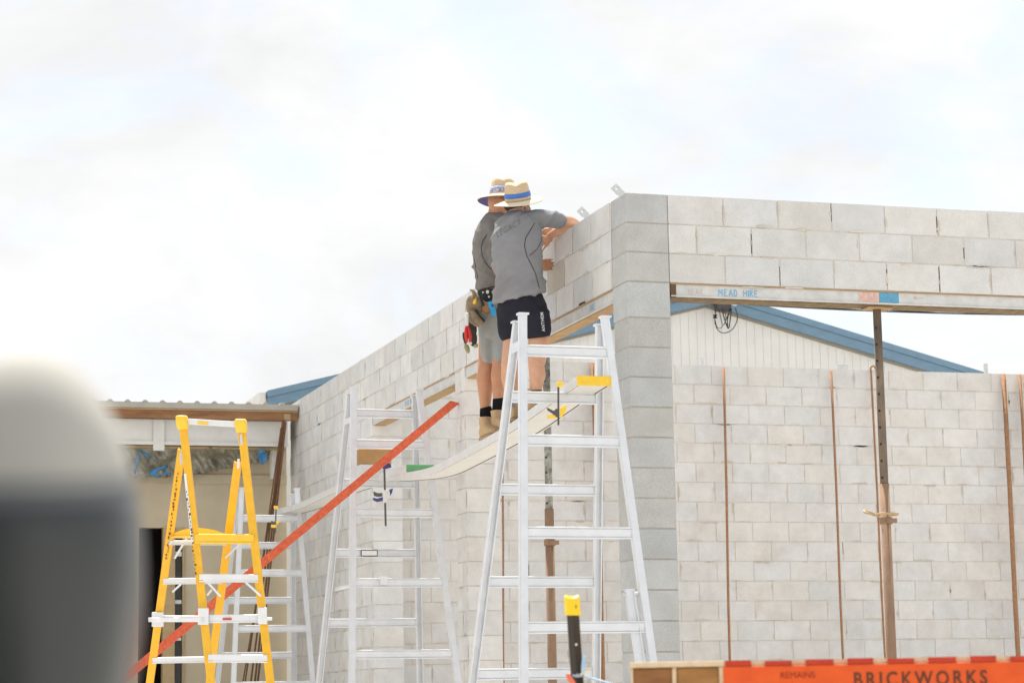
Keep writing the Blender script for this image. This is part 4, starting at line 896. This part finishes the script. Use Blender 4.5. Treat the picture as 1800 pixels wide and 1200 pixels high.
def hat(r, c, axis, rr_, ch, cw, m_crown, m_band, m_brim, m_under, band_h=(.02, .055), droop=.012, seed=0):
    az = V(axis).normalized(); ax_ = (VR - az*VR.dot(az)).normalized(); ay = az.cross(ax_); n = 48
    def rg(rad, z, sx=1.0, sy=1.12, wav=0): return [c + ax_*cos(a_)*rad*sx + ay*sin(a_)*rad*sy + az*(z + wav*sin(2*a_+seed)) for a_ in [2*pi*k/n for k in range(n)]]
    mb = MB(); mb.rings([rg(cw*1.02, .004), rg(cw*1.0, .03), rg(cw*.97, .06), rg(cw*.92, ch*.8), rg(cw*.86, ch*.94), rg(cw*.78, ch), rg(cw*.60, ch*.985), rg(cw*.3, ch*.90), rg(cw*.05, ch*.86)], cap=True)
    h = mb.build('hat', m_crown, r, smooth=True)
    for v in h.data.vertices:                       # pinched front of the crown
        q = v.co + V(r.location) - c; zz = q.dot(az); yy = q.dot(ay); xx = q.dot(ax_)
        if zz > ch*.55: v.co += az*(-.016*math.exp(-(xx/.028)**2)*(zz/ch)) 
    mb = MB(); wv = .006
    mb.rings([rg(cw*.98, .0), rg(cw*1.05, .006), rg(cw*1.3, .005, wav=wv*.4), rg(rr_*.8, -.002, 1, 1.06, wv), rg(rr_, -droop, 1, 1.06, wv), rg(rr_*1.003, -droop-.003, 1, 1.06, wv), rg(rr_*.985, -droop-.0045, 1, 1.06, wv)], cap=False)
    mb.build('brim', m_brim, h, smooth=True, recalc=False)
    mb = MB(); mb.rings([rg(rr_*1.001, -droop-.004, 1, 1.06, wv), rg(rr_*.8, -.0065, 1, 1.06, wv), rg(cw*1.3, .0005, wav=wv*.4), rg(cw*.98, -.003)], cap=False)
    mb.build('brim_lining', m_under, h, smooth=True, recalc=False)
    mb = MB(); z0, z1 = band_h; mb.rings([rg(cw*1.022, z0), rg(cw*1.034, z0), rg(cw*(1.012), z1), rg(cw*1.0, z1)], cap=False); mb.build('hat_band', m_band, h, smooth=True)
    return h
def head(mb, c, look, s_=1.0):                      # skull, jaw, nose, neck stub; look = facing direction
    lk = V(look).normalized(); up = V((0, 0, 1)); sdv = lk.cross(up).normalized(); up = sdv.cross(lk)
    mb.blob(c + up*.02 - lk*.012, .074*s_, .096*s_, .108*s_, 20, 14, (sdv, lk, up))
    mb.blob(c + lk*.035 - up*.062, .050*s_, .055*s_, .052*s_, 16, 10, (sdv, lk, up))
    mb.blob(c + lk*.02 - up*.03, .062*s_, .075*s_, .06*s_, 16, 10, (sdv, lk, up))
    mb.tube([c + lk*.088 + up*.012, c + lk*.104 - up*.022, c + lk*.098 - up*.034], [.009, .014, .012], 10)
    mb.tube([c + lk*.078 + up*.030 - sdv*.045, c + lk*.090 + up*.032, c + lk*.078 + up*.030 + sdv*.045], .010, 8)
    for e_ in (-1, 1):
        mb.tube([c + lk*.085 - up*.062 + sdv*e_*.022, c + lk*.094 - up*.060], .008, 8)
        ec = c + sdv*e_*.076 - up*.004 - lk*.012
        mb.blob(ec, .017, .022, .035, 12, 8, (sdv, (lk*.9-up*.2).normalized(), up))
    return lk, sdv, up
def fingers(mb, base, along, spread, lens, curl, r0=.0085):
    along, spread, curl = V(along).normalized(), V(spread).normalized(), V(curl).normalized()
    for i, L_ in enumerate(lens):
        b_ = base + spread*(.0235*(i-1.5)); p1 = b_ + along*L_*.45 + curl*.004; p2 = b_ + along*L_*.75 + curl*.014; p3 = b_ + along*L_*.92 + curl*.032
        mb.tube([b_-along*.012, b_, p1, p2, p3], [r0*.8, r0*1.08, r0, r0*.93, r0*.72], 10)
def snap_line(shirt, pts, D, r_, name, m, parent):   # piping that hugs the cloth facing the camera
    off = V((0, 0, 0)); q = parent
    while q is not None: off += V(q.location); q = q.parent
    bv = BVHTree.FromPolygons([v.co+off for v in shirt.data.vertices], [tuple(p.vertices) for p in shirt.data.polygons])
    out = []
    for i in range(len(pts)-1):
        for k in range(6):
            t = k/6; x = pts[i][0]*(1-t)+pts[i+1][0]*t; y = pts[i][1]*(1-t)+pts[i+1][1]*t
            d = ray(x, y).normalized(); h_ = bv.ray_cast(CAM + d*12, d)
            if h_[0]: out.append(h_[0] - d*.0015)
    mb = MB(); mb.tube(out, r_, 6); mb.build(name, m, parent)
def hitter(obj, parent, lift=.0025):
    off = V((0, 0, 0)); q = parent
    while q is not None: off += V(q.location); q = q.parent
    bv = BVHTree.FromPolygons([v.co+off for v in obj.data.vertices], [tuple(p.vertices) for p in obj.data.polygons])
    def f(p):
        d = (p-CAM).normalized(); h_ = bv.ray_cast(CAM + d*12, d)
        return (h_[0] - d*lift) if h_[0] else p
    return f

# ---- front man: navy shorts, back to us, right elbow over the wall
F = thing('person', 'nearer man in grey shirt and navy shorts, straw hat with plain blue band', 'person', at(920, 735, 15.95))
bd = MB()
limb(bd, [(901, 560, 16.14, .075), (902, 600, 16.11, .070), (898, 628, 16.05, .064), (896, 646, 16.0, .059), (896, 664, 16.02, .060), (899, 692, 16.03, .045), (902, 718, 16.02, .036), (903, 730, 16.02, .038)])
limb(bd, [(943, 560, 16.08, .084), (947.5, 595, 16.02, .074), (945, 625, 15.92, .066), (943, 643, 15.87, .056), (945, 660, 15.87, .057), (942, 682, 15.88, .043), (937, 705, 15.88, .036), (937, 715, 15.88, .038)])
bd.rings([ring(y, l, r_, D, d) for y, l, r_, D, d in ((560, 888, 956, 16.12, .10), (530, 880, 952, 16.15, .11), (500, 884, 944, 16.18, .10), (460, 880, 943, 16.22, .10), (420, 876, 940, 16.28, .09), (396, 886, 936, 16.35, .08), (386, 895, 925, 16.38, .06))])
limb(bd, [(905, 392, 16.37, .058), (907, 376, 16.40, .055), (908, 362, 16.42, .058)])
lookF = (VR*.74 + VF*.62 + V((0, 0, -.14)))
head(bd, at(911, 358.5, 16.46), lookF, .90)
limb(bd, [(938, 388, 16.38, .042), (962, 387, 16.44, .042), (984, 387.5, 16.53, .043), (1002, 390, 16.60, .042), (1010, 393, 16.63, .036)])
limb(bd, [(1010, 393, 16.63, .038), (1002, 398, 16.70, .042), (986, 404, 16.80, .036), (972, 411, 16.88, .027), (966, 415, 16.91, .026)])
hb = at(964, 420, 16.90); bd.blob(hb, .036, .018, .032, 14, 9, ((-VR*.8-VU*.6).normalized(), VF, (VU*.8-VR*.6).normalized()))
fingers(bd, hb - VR*.022 - VU*.012, -VR*.8 - VU*.5 - VF*.3, VU*.8 - VR*.5, (.06, .07, .068, .052), VF*-.4 - VU)
limb(bd, [(896, 402, 16.40, .042), (902, 425, 16.52, .040), (904, 440, 16.58, .042), (918, 438, 16.66, .035), (930, 430, 16.74, .026)])
hb = at(935, 424, 16.79); bd.blob(hb, .040, .02, .036, 14, 9, (VR, VF, VU)); fingers(bd, hb + VR*.02, VF*.9 + VR*.3, VU, (.07, .08, .075, .06), VR*.6 - VU*.5)
fuse(bd, 'body', M['skin'], F, .005, 8)
# shirt
sh = MB()
rows = ((370, 892, 927, 16.41, .072, 0), (375, 885, 938, 16.40, .085, 0), (384, 876, 948, 16.38, .105, -1), (396, 868, 953, 16.36, .120, 0), (412, 863, 954, 16.32, .130, 0), (430, 861, 955, 16.28, .138, 1), (450, 862, 955.5, 16.25, .140, 3), (470, 865, 956, 16.22, .140, 4), (488, 869, 957, 16.20, .142, 5), (505, 867, 959.5, 16.18, .155, 8), (519, 864, 961.5, 16.17, .165, 10), (522.5, 864, 961.5, 16.17, .163, 10))
sh.rings([ring(y, l+3, r_-3, D, d, -s_) for y, l, r_, D, d, s_ in rows])
limb(sh, [(932, 388, 16.38, .075), (950, 384, 16.41, .070), (968, 385, 16.47, .062), (981, 387, 16.52, .058)])
limb(sh, [(888, 396, 16.38, .075), (890, 412, 16.44, .066), (894, 426, 16.50, .06)])
fF = folds(((VR*.80 - VU*.60, 13, .62), (VR*.62 - VU*.78, 24, .38), (VR*.95 + VU*.2, 8, .2)), .024)
shirtF = fuse(sh, 'shirt', M['shirt'], F, .0075, 5, fF)
snap_line(shirtF, [(940, 392), (932, 405), (924, 418), (922, 432), (926, 450), (934, 465), (941, 480), (945, 495), (949, 509)], 16.2, .0026, 'piping', M['piping'], shirtF)
snap_line(shirtF, [(954, 412), (951, 425), (944, 438), (936, 445), (929, 450)], 16.2, .002, 'piping', M['piping'], shirtF)
exT = (VR*.86 + VU*.17*1 - VF*.0); o_ = at(873, 418, 16.2)
place_text('LEGACY', .062, o_, VR*.80 + VU*.46, -VR*.12 + VU*.99, M['shirt_print'], 'chest_lettering', shirtF, 1.12, -.0008, hitter=hitter(shirtF, F), xs=.86)
# shorts
so_ = MB()
so_.rings([ring(y, l, r_, D, d) for y, l, r_, D, d in ((500, 882, 948, 16.17, .115), (518, 879, 952, 16.16, .13), (536, 874, 961, 16.14, .15), (556, 878, 965, 16.12, .15), (566, 880, 966, 16.11, .13))])
limb(so_, [(897, 545, 16.15, (.100, .115)), (897, 570, 16.13, (.092, .105)), (896.5, 586, 16.12, (.084, .098))])
so_.rings([ring(y, l, r_, D, d, -3) for y, l, r_, D, d in ((548, 918, 966, 16.08, .115), (570, 922, 968, 16.05, .11), (588, 924, 968, 16.02, .105), (593, 925, 967, 16.02, .10))])
shortsF = fuse(so_, 'shorts', M['navy'], F, .008, 4, folds(((VR*.8+VU*.5, 15, .5), (VR*.4-VU*.9, 22, .3)), .010))
place_text('ANTHEM', .030, at(958.2, 582, 15.9), VU*.985 - VR*.10, -VR*.985-VU*.10, M['white_letter'], 'leg_lettering', shortsF, 1.15, .0006, hitter=hitter(shortsF, F), xs=1.0)
# socks and boots
for pts in ([(899, 708, 16.02, .043), (902, 722, 16.02, .043), (903, 730, 16.02, .045)], [(941, 688, 15.88, .044), (938, 704, 15.88, .042), (937, 712, 15.88, .044)]):
    mb = MB(); limb(mb, pts); sk = fuse(mb, 'sock', M['sock2'], F, .007, 3)
    mb = MB(); x, y, D, r_ = pts[0]; mb.tube([at(x, y-2, D) + VR*(r_+.001)*cos(a_) + VF*(r_+.001)*sin(a_) for a_ in [2*pi*k/20 for k in range(20)]], .004, 6, closed=True); mb.build('sock_stripe', M['sock'], sk)
boot(F, 903, 741.5, 16.0, (.62, .8)); boot(F, 935, 727, 15.86, (.75, .7))
cF = at(910, 355, 16.44)
hairF = MB(); lk = V(lookF).normalized(); hairF.blob(at(908, 366, 16.43) - lk*.018, .070, .080, .034, 20, 12, (lk.cross(V((0, 0, 1))).normalized(), lk, V((0, 0, 1)))); hairF.build('hair', M['hair'], F, smooth=True)
hat(F, at(911, 353.5, 16.44), VU*.975 - VR*.135 - VF*.165, .176, .135, .092, M['straw'], M['hatblue'], M['brim'], M['hatblue'], (.030, .062), .010, .6)

# ---- second man: grey shorts, tool belt, half hidden
G = thing('person', 'half hidden man in grey shorts and tool belt, straw hat with patterned band', 'person', at(862, 766, 16.78))
bd = MB()
limb(bd, [(862, 590, 16.86, .085), (858, 630, 16.84, .072), (854, 650, 16.80, .060), (853, 670, 16.80, .062), (853, 695, 16.80, .048), (853, 718, 16.80, .037), (852, 735, 16.80, .039)])
limb(bd, [(886, 590, 16.78, .085), (884, 625, 16.74, .072), (879, 645, 16.70, .060), (877, 662, 16.70, .061), (877, 685, 16.70, .047), (876, 705, 16.70, .037), (875, 722, 16.70, .039)])
bd.rings([ring(y, l, r_, D, d) for y, l, r_, D, d in ((590, 848, 900, 16.84, .10), (540, 842, 905, 16.86, .12), (505, 842, 900, 16.88, .105), (460, 840, 900, 16.9, .105), (415, 838, 905, 16.94, .10), (388, 848, 900, 16.97, .08), (378, 858, 890, 16.98, .055))])
limb(bd, [(870, 392, 16.97, .062), (872, 375, 16.98, .060), (876, 362, 16.99, .062)])
lookG = VR*.93 + VF*.28 + V((0, 0, -.10))
head(bd, at(881, 358, 16.98), lookG, .95)
limb(bd, [(867, 408, 16.88, .045), (868, 440, 16.80, .045), (875, 472, 16.76, .046), (880, 480, 16.76, .042)])
limb(bd, [(880, 480, 16.76, .043), (905, 476, 16.80, .042), (930, 471, 16.80, .033), (945, 467, 16.80, .026)])
hb = at(951, 466, 16.80); bd.blob(hb, .040, .020, .040, 14, 9, (VR, VF, VU)); fingers(bd, hb + VR*.022, VR*.93 + VU*.12 + VF*.33, VU*.98 - VR*.1, (.062, .074, .080, .070), VF*.8 + VR*.2, .0092)
limb(bd, [(890, 396, 17.1, .056), (910, 402, 17.16, .048), (930, 408, 17.14, .042), (945, 410, 17.08, .034), (956, 409, 17.03, .027)])
hb = at(962, 408, 17.0); bd.blob(hb, .040, .02, .034, 14, 9, (VR, VF, VU)); fingers(bd, hb + VR*.02 - VU*.01, VR*.9 - VU*.2, VU, (.05, .06, .058, .045), -VU*.8+VF*.3, .009)
fuse(bd, 'body', M['skin2'], G, .005, 8)
sh = MB(); rows = ((374, 855, 884, 16.98, .075, 0), (382, 848, 896, 16.97, .095, 0), (394, 840, 902, 16.95, .115, 0), (410, 834, 904, 16.93, .125, 0), (430, 831, 905, 16.91, .13, 0), (450, 830.5, 904, 16.90, .135, 2), (470, 832, 902, 16.89, .135, 2), (490, 836, 902, 16.88, .135, 4), (502, 838, 900, 16.87, .135, 5), (505, 839, 900, 16.87, .13, 5))
sh.rings([ring(y, l, r_, D, d, -s_) for y, l, r_, D, d, s_ in rows])
limb(sh, [(864, 400, 16.90, .078), (866, 430, 16.84, .068), (871, 458, 16.79, .060), (874, 468, 16.775, .058)])
limb(sh, [(885, 398, 17.05, .07), (903, 404, 17.14, .06)])
shirtG = fuse(sh, 'shirt', M['shirt_shaded'], G, .0075, 5, folds(((VR*.5 + VU*.85, 11, .6), (VR*.8-VU*.5, 22, .35)), .021))
snap_line(shirtG, [(856, 413), (849, 422), (846, 434), (847, 448), (852, 460), (862, 472), (872, 482), (878, 492)], 16.9, .0026, 'piping', M['piping'], shirtG)
snap_line(shirtG, [(833, 452), (836, 470), (841, 495)], 16.9, .002, 'piping', M['piping'], shirtG)
place_text('LEG', .055, at(859, 402, 16.7), VR*.9-VU*.2, VU*.95+VR*.2, M['shirt_print'], 'back_lettering', shirtG, 1.1, -.0012, hitter=hitter(shirtG, G))
so_ = MB(); so_.rings([ring(y, l, r_, D, d) for y, l, r_, D, d in ((509, 842, 905, 16.87, .12), (530, 840, 907, 16.86, .14), (560, 839, 908, 16.85, .145), (585, 841, 908, 16.84, .13), (594, 843, 906, 16.84, .12))])
so_.rings([ring(y, l, r_, D, d, 2) for y, l, r_, D, d in ((570, 840, 876, 16.88, .11), (600, 843, 874, 16.86, .11), (625, 844.5, 872, 16.85, .105), (638, 845, 871, 16.84, .10))])
so_.rings([ring(y, l, r_, D, d, -5) for y, l, r_, D, d in ((570, 866, 908, 16.80, .11), (600, 866, 903, 16.77, .11), (622, 866, 899, 16.75, .105), (634, 866, 897, 16.74, .10))])
fuse(so_, 'shorts', M['grey_shorts'], G, .008, 4, folds(((VR*.95+VU*.1, 16, .5), (VR*.6+VU*.7, 20, .3)), .010))
for pts in ([(854.5, 719, 16.80, .046), (853.5, 732, 16.80, .044), (853, 745, 16.80, .046)], [(877, 703, 16.70, .046), (876, 715, 16.70, .044), (875, 730, 16.70, .046)]):
    mb = MB(); limb(mb, pts); fuse(mb, 'sock', M['sock'], G, .007, 3)
boot(G, 852.5, 774, 16.76, (.35, -.9)); boot(G, 873.5, 762.5, 16.66, (.35, -.9))
hb_ = MB(); lk = V(lookG).normalized(); c_ = at(881, 357, 16.98); sdv = lk.cross(V((0, 0, 1))).normalized()
hb_.blob(c_ - lk*.012 + V((0, 0, .045)), .060, .062, .04, 20, 12, (sdv, lk, V((0, 0, 1)))); hb_.blob(c_ + lk*.058 - V((0, 0, .078)), .046, .040, .034, 16, 10, (sdv, lk, V((0, 0, 1))))
hb_.build('hair', M['hair'], G, smooth=True)
hat(G, at(883, 349, 16.98), VU*.965 + VR*.04 + VF*.20, .182, .140, .093, M['straw'], M['hatpattern'], M['brim'], M['hatpurple'], (.025, .072), .022, 2.4)
# tool belt
tb = MB(); tb.rings([ring(y, l, r_, D, d, -2) for y, l, r_, D, d in ((508, 840, 903, 16.87, .135), (511, 839, 905, 16.87, .148), (528, 838.5, 906, 16.86, .156), (534, 840, 905, 16.86, .15))]); belt = tb.build('tool_belt', M['leather_dk'], G, smooth=True)
mb = MB(); mb.blob(at(834, 536, 16.68), .062, .05, .075, 16, 10, (VR, VF, VU), .75); mb.blob(at(838, 560, 16.67), .055, .035, .055, 16, 10, ((VR*.8-VU*.6).normalized(), VF, (VU*.8+VR*.6).normalized()), .75); mb.tube([at(826, 545, 16.62), at(838, 561, 16.62), at(848, 570, 16.62)], [.026, .030, .022], 10)
mb.build('pouch', M['leather'], belt, smooth=True)
mb = MB(); mb.blob(at(853, 540, 16.68), .030, .035, .042, 14, 9, (VR, VF, VU), .7); mb.build('pouch', M['leather_tan'], belt, smooth=True)
mb = MB()
for p_, q_ in (((843, 512), (850, 538)), ((836, 545), (842, 556)), ((840, 553), (852, 565))): mb = MB(); mb.bar(at(*p_, 16.61), at(*q_, 16.61), VR, .022, .006); mb.build('strap', M['leather_dk'], belt)
for x, y, q_ in ((849, 514, .7), (857, 513, 1.3), (859.5, 521.5, .8), (850, 529, .7)): mb = MB(); mb.blob(at(x, y, 16.708), .009*q_, .006, .011*q_, 8, 6, (VR, VF, VU)); mb.build('paint_spot', M['sticker'], belt)
h_ = thing('hammer', 'claw hammer in the worker\'s tool belt, claw curving up at his back', 'hammer', at(835, 540, 16.6))
mb = MB(); mb.tube([at(826, 509, 16.6), at(831, 511, 16.6), at(834, 516, 16.6), at(835, 522, 16.6)], [.006, .012, .016, .018], 8); mb.tube([at(835, 522, 16.6), at(829, 527, 16.6)], .016, 8); mb.build('head', M['leather'], h_, smooth=True)
mb = MB(); mb.tube([at(835, 521, 16.6), at(834, 534, 16.6)], .012, 8); mb.build('shaft', M['yellow_cap'], h_)
k_ = thing('utility_knife', 'bright blue folding knife clipped to the worker\'s tool belt', 'knife', at(865, 556, 16.62))
mb = MB(); mb.prism([at(x, y, 16.62) for x, y in ((857, 531), (862, 529), (869, 530), (869, 539), (872, 548), (871, 554), (867, 556), (864, 551), (861, 542), (858, 537))], VF*.02); mb.build('handle', M['cyan'], k_, bevel=.003)
mb = MB(); mb.blob(at(865.5, 537, 16.618), .008, .004, .011, 8, 6, (VR, VF, VU)); mb.build('button', M['clamp_blue'], k_)
p_ = thing('pliers', 'red handled pliers hanging from the worker\'s tool belt', 'pliers', at(823, 603, 16.6))
for e_ in (0, 1):
    mb = MB(); mb.tube([at(820+e_*2, 572, 16.6), at(819+e_*6, 582, 16.6), at(819.5+e_*7, 592, 16.6), at(820.5+e_*5.5, 601, 16.6)], [.009, .013, .013, .009], 8); mb.build('handle', M['red'], p_, smooth=True)
mb = MB(); mb.tube([at(820.5, 552, 16.6), at(821, 562, 16.6), at(821, 573, 16.6)], [.016, .013, .011], 8); mb.tube([at(818, 552, 16.595), at(824, 552, 16.595)], .007, 8); mb.build('jaws', M['gal'], p_)
mb = MB(); mb.tube([at(821, 602, 16.6), at(825, 604, 16.6), at(829, 602, 16.6)], .010, 8); mb.build('clip', M['gal'], p_)
g_ = thing('work_glove', 'dark work glove with greenish fingertips hanging behind the pliers', 'glove', at(828, 618, 16.68))
mb = MB(); mb.blob(at(829, 578, 16.70), .040, .025, .085, 14, 10, (VR, VF, VU)); mb.blob(at(832, 596, 16.70), .030, .022, .055, 14, 10, (VR, VF, VU)); mb.blob(at(817, 594, 16.70), .016, .016, .05, 12, 8, ((VR*.97+VU*.2).normalized(), VF, (VU*.97-VR*.2).normalized())); fuse(mb, 'palm', M['glove'], g_, .007, 3)
mb = MB(); mb.blob(at(821, 612, 16.70), .020, .016, .042, 12, 8, ((VR*.95+VU*.3).normalized(), VF, (VU*.95-VR*.3).normalized())); mb.blob(at(836, 607, 16.70), .022, .016, .020, 12, 8, (VR, VF, VU)); fuse(mb, 'fingertips', M['glove_tip'], g_, .007, 3)

# ------------------------------------------------------------------ parked van close to the camera, only its mirror reaches into the picture
DM = 1.12; cm = at(-8, 1052, DM); mpx = DM/FPX
van = thing('parked_van', 'blurred dark grey van mirror with pale top, very close at the left picture edge', 'van', (cm.x-1.1, cm.y-1.2, 0))
hx = V((VR.x, VR.y, 0)).normalized(); hy = V((VF.x, VF.y, 0)).normalized(); up = V((0, 0, 1))
van.location = V((cm.x, cm.y, 0)) - hx*1.1 - hy*1.2
def vp(a, b, z): return V((cm.x, cm.y, 0)) + hx*a + hy*b + up*z
prof = [(-3.6, .45), (-3.65, 1.0), (-3.6, 1.85), (-3.4, 2.02), (-1.0, 2.06), (-.62, 1.98), (.10, 1.18), (.70, 1.08), (.86, .95), (.90, .45)]
mb = MB(); mb.prism([vp(-.20, b_, z) for b_, z in prof], -hx*1.75); mb.build('body', M['van_paint'], van, bevel=.06, seg=3)
mb = MB(); mb.prism([vp(-.205, b_, z) for b_, z in ((-1.5, 1.22), (-1.5, 1.88), (-.72, 1.86), (-.12, 1.24))], hx*.012); mb.build('window', M['glass'], van)
mb = MB(); mb.prism([vp(-.30, b_, z) for b_, z in ((-.60, 1.93), (.06, 1.20), (.085, 1.225), (-.575, 1.955))], -hx*1.55); mb.build('windscreen', M['glass'], van)
for b_ in (.35, -2.6):
    for a_ in (-.26, -1.89):
        mb = MB(); mb.tube([vp(a_-.10, b_, .34), vp(a_-.08, b_, .34), vp(a_+.08, b_, .34), vp(a_+.10, b_, .34)], [.30, .34, .34, .30], 28); wh = mb.build('wheel', M['rubber'], van)
        mb = MB(); mb.tube([vp(a_+.095*(1 if a_ > -1 else -1), b_, .34), vp(a_+.112*(1 if a_ > -1 else -1), b_, .34)], [.20, .18], 24); mb.build('rim', M['gal'], wh)
def sup(dx, z0, z1, e=2.15):                         # rounded housing, slices in height
    rs = []
    for i in range(31):
        z = z0 + (z1-z0)*i/30; q = (1-min(1, abs(z))**e)**(1/e) if abs(z) < 1 else 0
        q = max(q, .02)
        rs.append([cm + VR*(215*mpx*q*math.copysign(abs(cos(a_))**.8, cos(a_))) + VF*(.07 + .062*q*math.copysign(abs(sin(a_))**.8, sin(a_))) + VU*(434*mpx*z) for a_ in [2*pi*k/36 for k in range(36)]])
    mb = MB(); mb.rings(rs); return mb
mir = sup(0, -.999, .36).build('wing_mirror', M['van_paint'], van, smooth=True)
sup(0, .3605, .42).build('mirror_shade_band', M['shade_dark'], mir, smooth=True); sup(0, .4205, .49).build('mirror_shade_band', M['shade_grey'], mir, smooth=True); sup(0, .4905, .999).build('mirror_cap', M['van_silver'], mir, smooth=True)  # bands grade the pale cap into the dark housing; shading put into colour
mb = MB(); mb.tube([cm - VR*.05 + VF*.07, cm - VR*.13 + VF*.08 - up*.03, cm - VR*.21 + VF*.09 - up*.05], [.03, .025, .035], 12); mb.build('mirror_arm', M['rubber'], mir, smooth=True)
